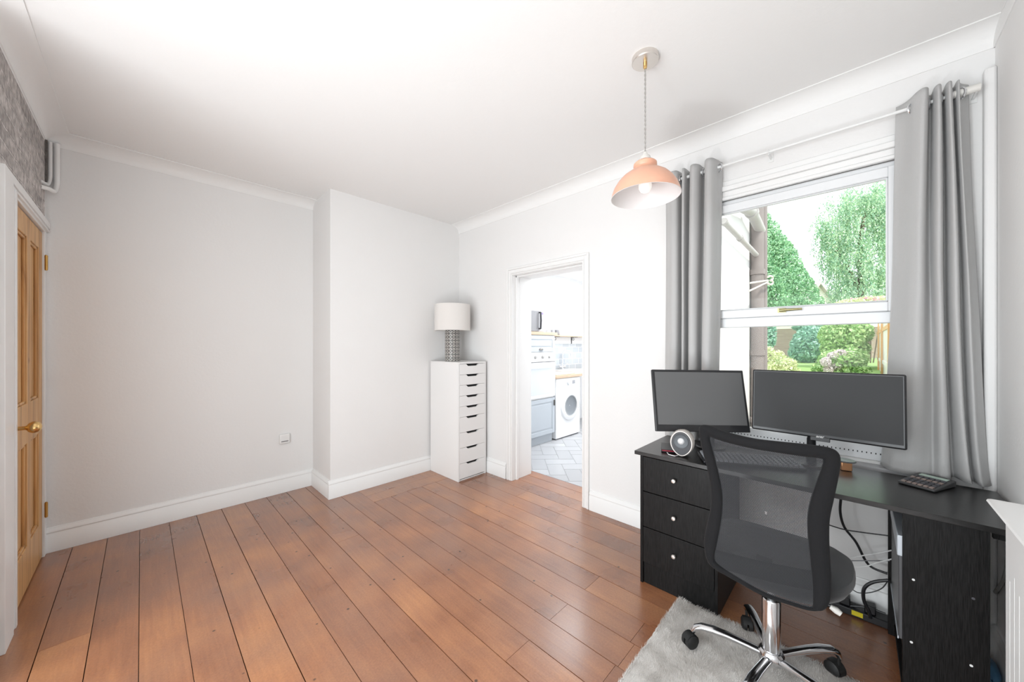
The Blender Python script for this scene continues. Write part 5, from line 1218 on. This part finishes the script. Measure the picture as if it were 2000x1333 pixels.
# house roof in the distance
D = 30; a = at_d(1565, 600, D); b = at_d(1632, 600, D); ap = at_d(1597, 556, D)
t = thing('house', 'distant pale house gable beyond the conifer', 'house', (a.x, a.y, 1.0))
u = (b-a); dp = Vector((FV.x, FV.y, 0))*4
mb = MB(); A, B_, P = Vector(a), Vector(b), Vector(ap); lo = Vector((0, 0, -6.0))
mb.add([A+lo, B_+lo, Vector((B_.x, B_.y, A.z)), P, A]+[q+dp for q in (A+lo, B_+lo, Vector((B_.x, B_.y, A.z)), P, A)], [(0, 1, 2, 3, 4), (5, 9, 8, 7, 6), (0, 5, 6, 1), (1, 6, 7, 2), (0, 4, 9, 5)]); obj('gable_wall', mb, mat('pale_render', (0.75, 0.70, 0.67), 0.9), t, world=True)
mb = MB(); ext = (P-A)*0.08; up = Vector((0, 0, 0.12))
for e1 in (A, Vector((B_.x, B_.y, A.z))):
    o1 = (e1-P)*0.12; q = [e1+o1, P, P+dp*1.0, e1+o1+dp]; f0 = -dp*0.08
    vs = [v_+f0 for v_ in q[:2]]+q[2:]; mb.add(vs+[v_+up for v_ in vs], [(0, 1, 2, 3), (7, 6, 5, 4), (0, 4, 5, 1), (1, 5, 6, 2), (2, 6, 7, 3), (3, 7, 4, 0)])
obj('roof', mb, mat('pale_roof_tiles', (0.55, 0.50, 0.50), 0.8), t, world=True)
# round bush
def bush(name, label, cat, blobs, D, n, size, m, extra=None, **kw):
    bl = [blob_px(*b, D) for b in blobs]; cx = sum(b[0] for b in bl)/len(bl); cy = sum(b[1] for b in bl)/len(bl); zb = 0.60 if D < 9 else 0.72
    t = thing(name, label, cat, (cx, cy, zb)); leaf_obj('foliage', bl, n, size, m, t, **kw)
    mb = MB(); zt = max(b[2] for b in bl)
    for k in range(4): mb.tube([(cx+0.05*math.cos(k*1.6), cy+0.05*math.sin(k*1.6), zb-0.05), (cx+0.3*(bl[0][3])*math.cos(k*1.6), cy+0.3*bl[0][3]*math.sin(k*1.6), (zb+zt)/2)], 0.015, 6)
    obj('stems', mb, bark, t, world=True)
    if extra: leaf_obj('blossom', [blob_px(*b, D-0.15) for b in extra[0]], extra[1], extra[2], extra[3], t, shell=0.3)
    return t
bush('round_bush', 'rounded blue-green bush in front of the brick wall', 'bush', [(1583, 672, 34, 32), (1575, 690, 28, 20), (1596, 660, 22, 18)], 11.5, 9000, 0.06, lf_bush)
bush('dark_bush', 'darker bush rising behind the round blue-green bush', 'bush', [(1580, 640, 26, 9), (1618, 650, 16, 18)], 12.9, 4000, 0.06, lf_bush)
bush('shrub', 'bright green leafy shrub left of the wooden fence', 'shrub', [(1640, 655, 34, 28), (1668, 650, 26, 24), (1652, 680, 36, 22), (1676, 675, 16, 22)], 9.5, 9000, 0.055, lf_shr)
bush('flowering_shrub', 'shrub with pink blossom showing above the window transom on the right', 'shrub', [(1665, 598, 34, 12), (1700, 596, 34, 16), (1735, 594, 26, 18)], 11.0, 7000, 0.045, lf_cream, ([(1690, 592, 40, 10), (1730, 588, 25, 10)], 500, 0.035, lf_pink))
bush('hydrangea', 'hydrangea with pale pink and white flower heads in the border', 'shrub', [(1640, 705, 36, 20), (1668, 700, 22, 20), (1645, 725, 42, 22)], 7.9, 5000, 0.05, lf_shr, ([(1612, 708, 9, 9), (1626, 696, 9, 8), (1640, 690, 10, 8), (1650, 706, 10, 8), (1632, 716, 10, 8), (1662, 694, 8, 7), (1618, 722, 8, 7), (1668, 712, 8, 7)], 4500, 0.022, lf_flow))
bush('cream_shrub', 'cream-leaved upright plant beside the slim drainpipe', 'shrub', [(1502, 700, 10, 24), (1520, 705, 12, 22), (1540, 712, 14, 12), (1500, 725, 20, 18), (1528, 726, 26, 14)], 8.2, 3500, 0.035, lf_cream)
bush('dark_bush', 'small blue-green bush against the brick wall right behind the slim drainpipe', 'bush', [(1500, 655, 14, 30)], 11.0, 2500, 0.05, lf_bush)

# fence on the right: posts, rails, boards
fm = mat('glare_whitened_fence', (0.78, 0.74, 0.70), 0.8, noise=0.25, nscale=3, stretch=(4, 4, 0.5)); fo = mat('orange_larch', (0.72, 0.42, 0.20), 0.7, noise=0.2, nscale=3, stretch=(4, 4, 0.5))  # boards coloured near white to stand for overexposed glare
t = thing('garden_fence', 'pale and orange wooden panel fence on the right of the garden', 'fence', (8, -0.36, -0.15))
x = 3.6; k = 0
while x < 14:
    bd = MB(); bd.box(x, x+0.14, -0.39, -0.37, -0.15 if x < 7 else 0.6, 1.80+0.02*math.sin(x*7)); obj('board', bd, fm, t, world=True); x += 0.152; k += 1
for i, x in enumerate([4.4, 5.6, 6.9, 8.3, 10.8, 12.6]): obj('post', MB().box(x, x+0.10, -0.3685, -0.335, -0.15, 1.86), fo, t, world=True)
for z in (0.95, 1.62): obj('rail', MB().box(3.6, 14, -0.3695, -0.352, z, z+0.07), fo if z > 1 else fm, t, world=True)

# ------------------------------------------------------------------ tidy helper properties
for o in bpy.data.objects:
    if '_o' in o: del o['_o']
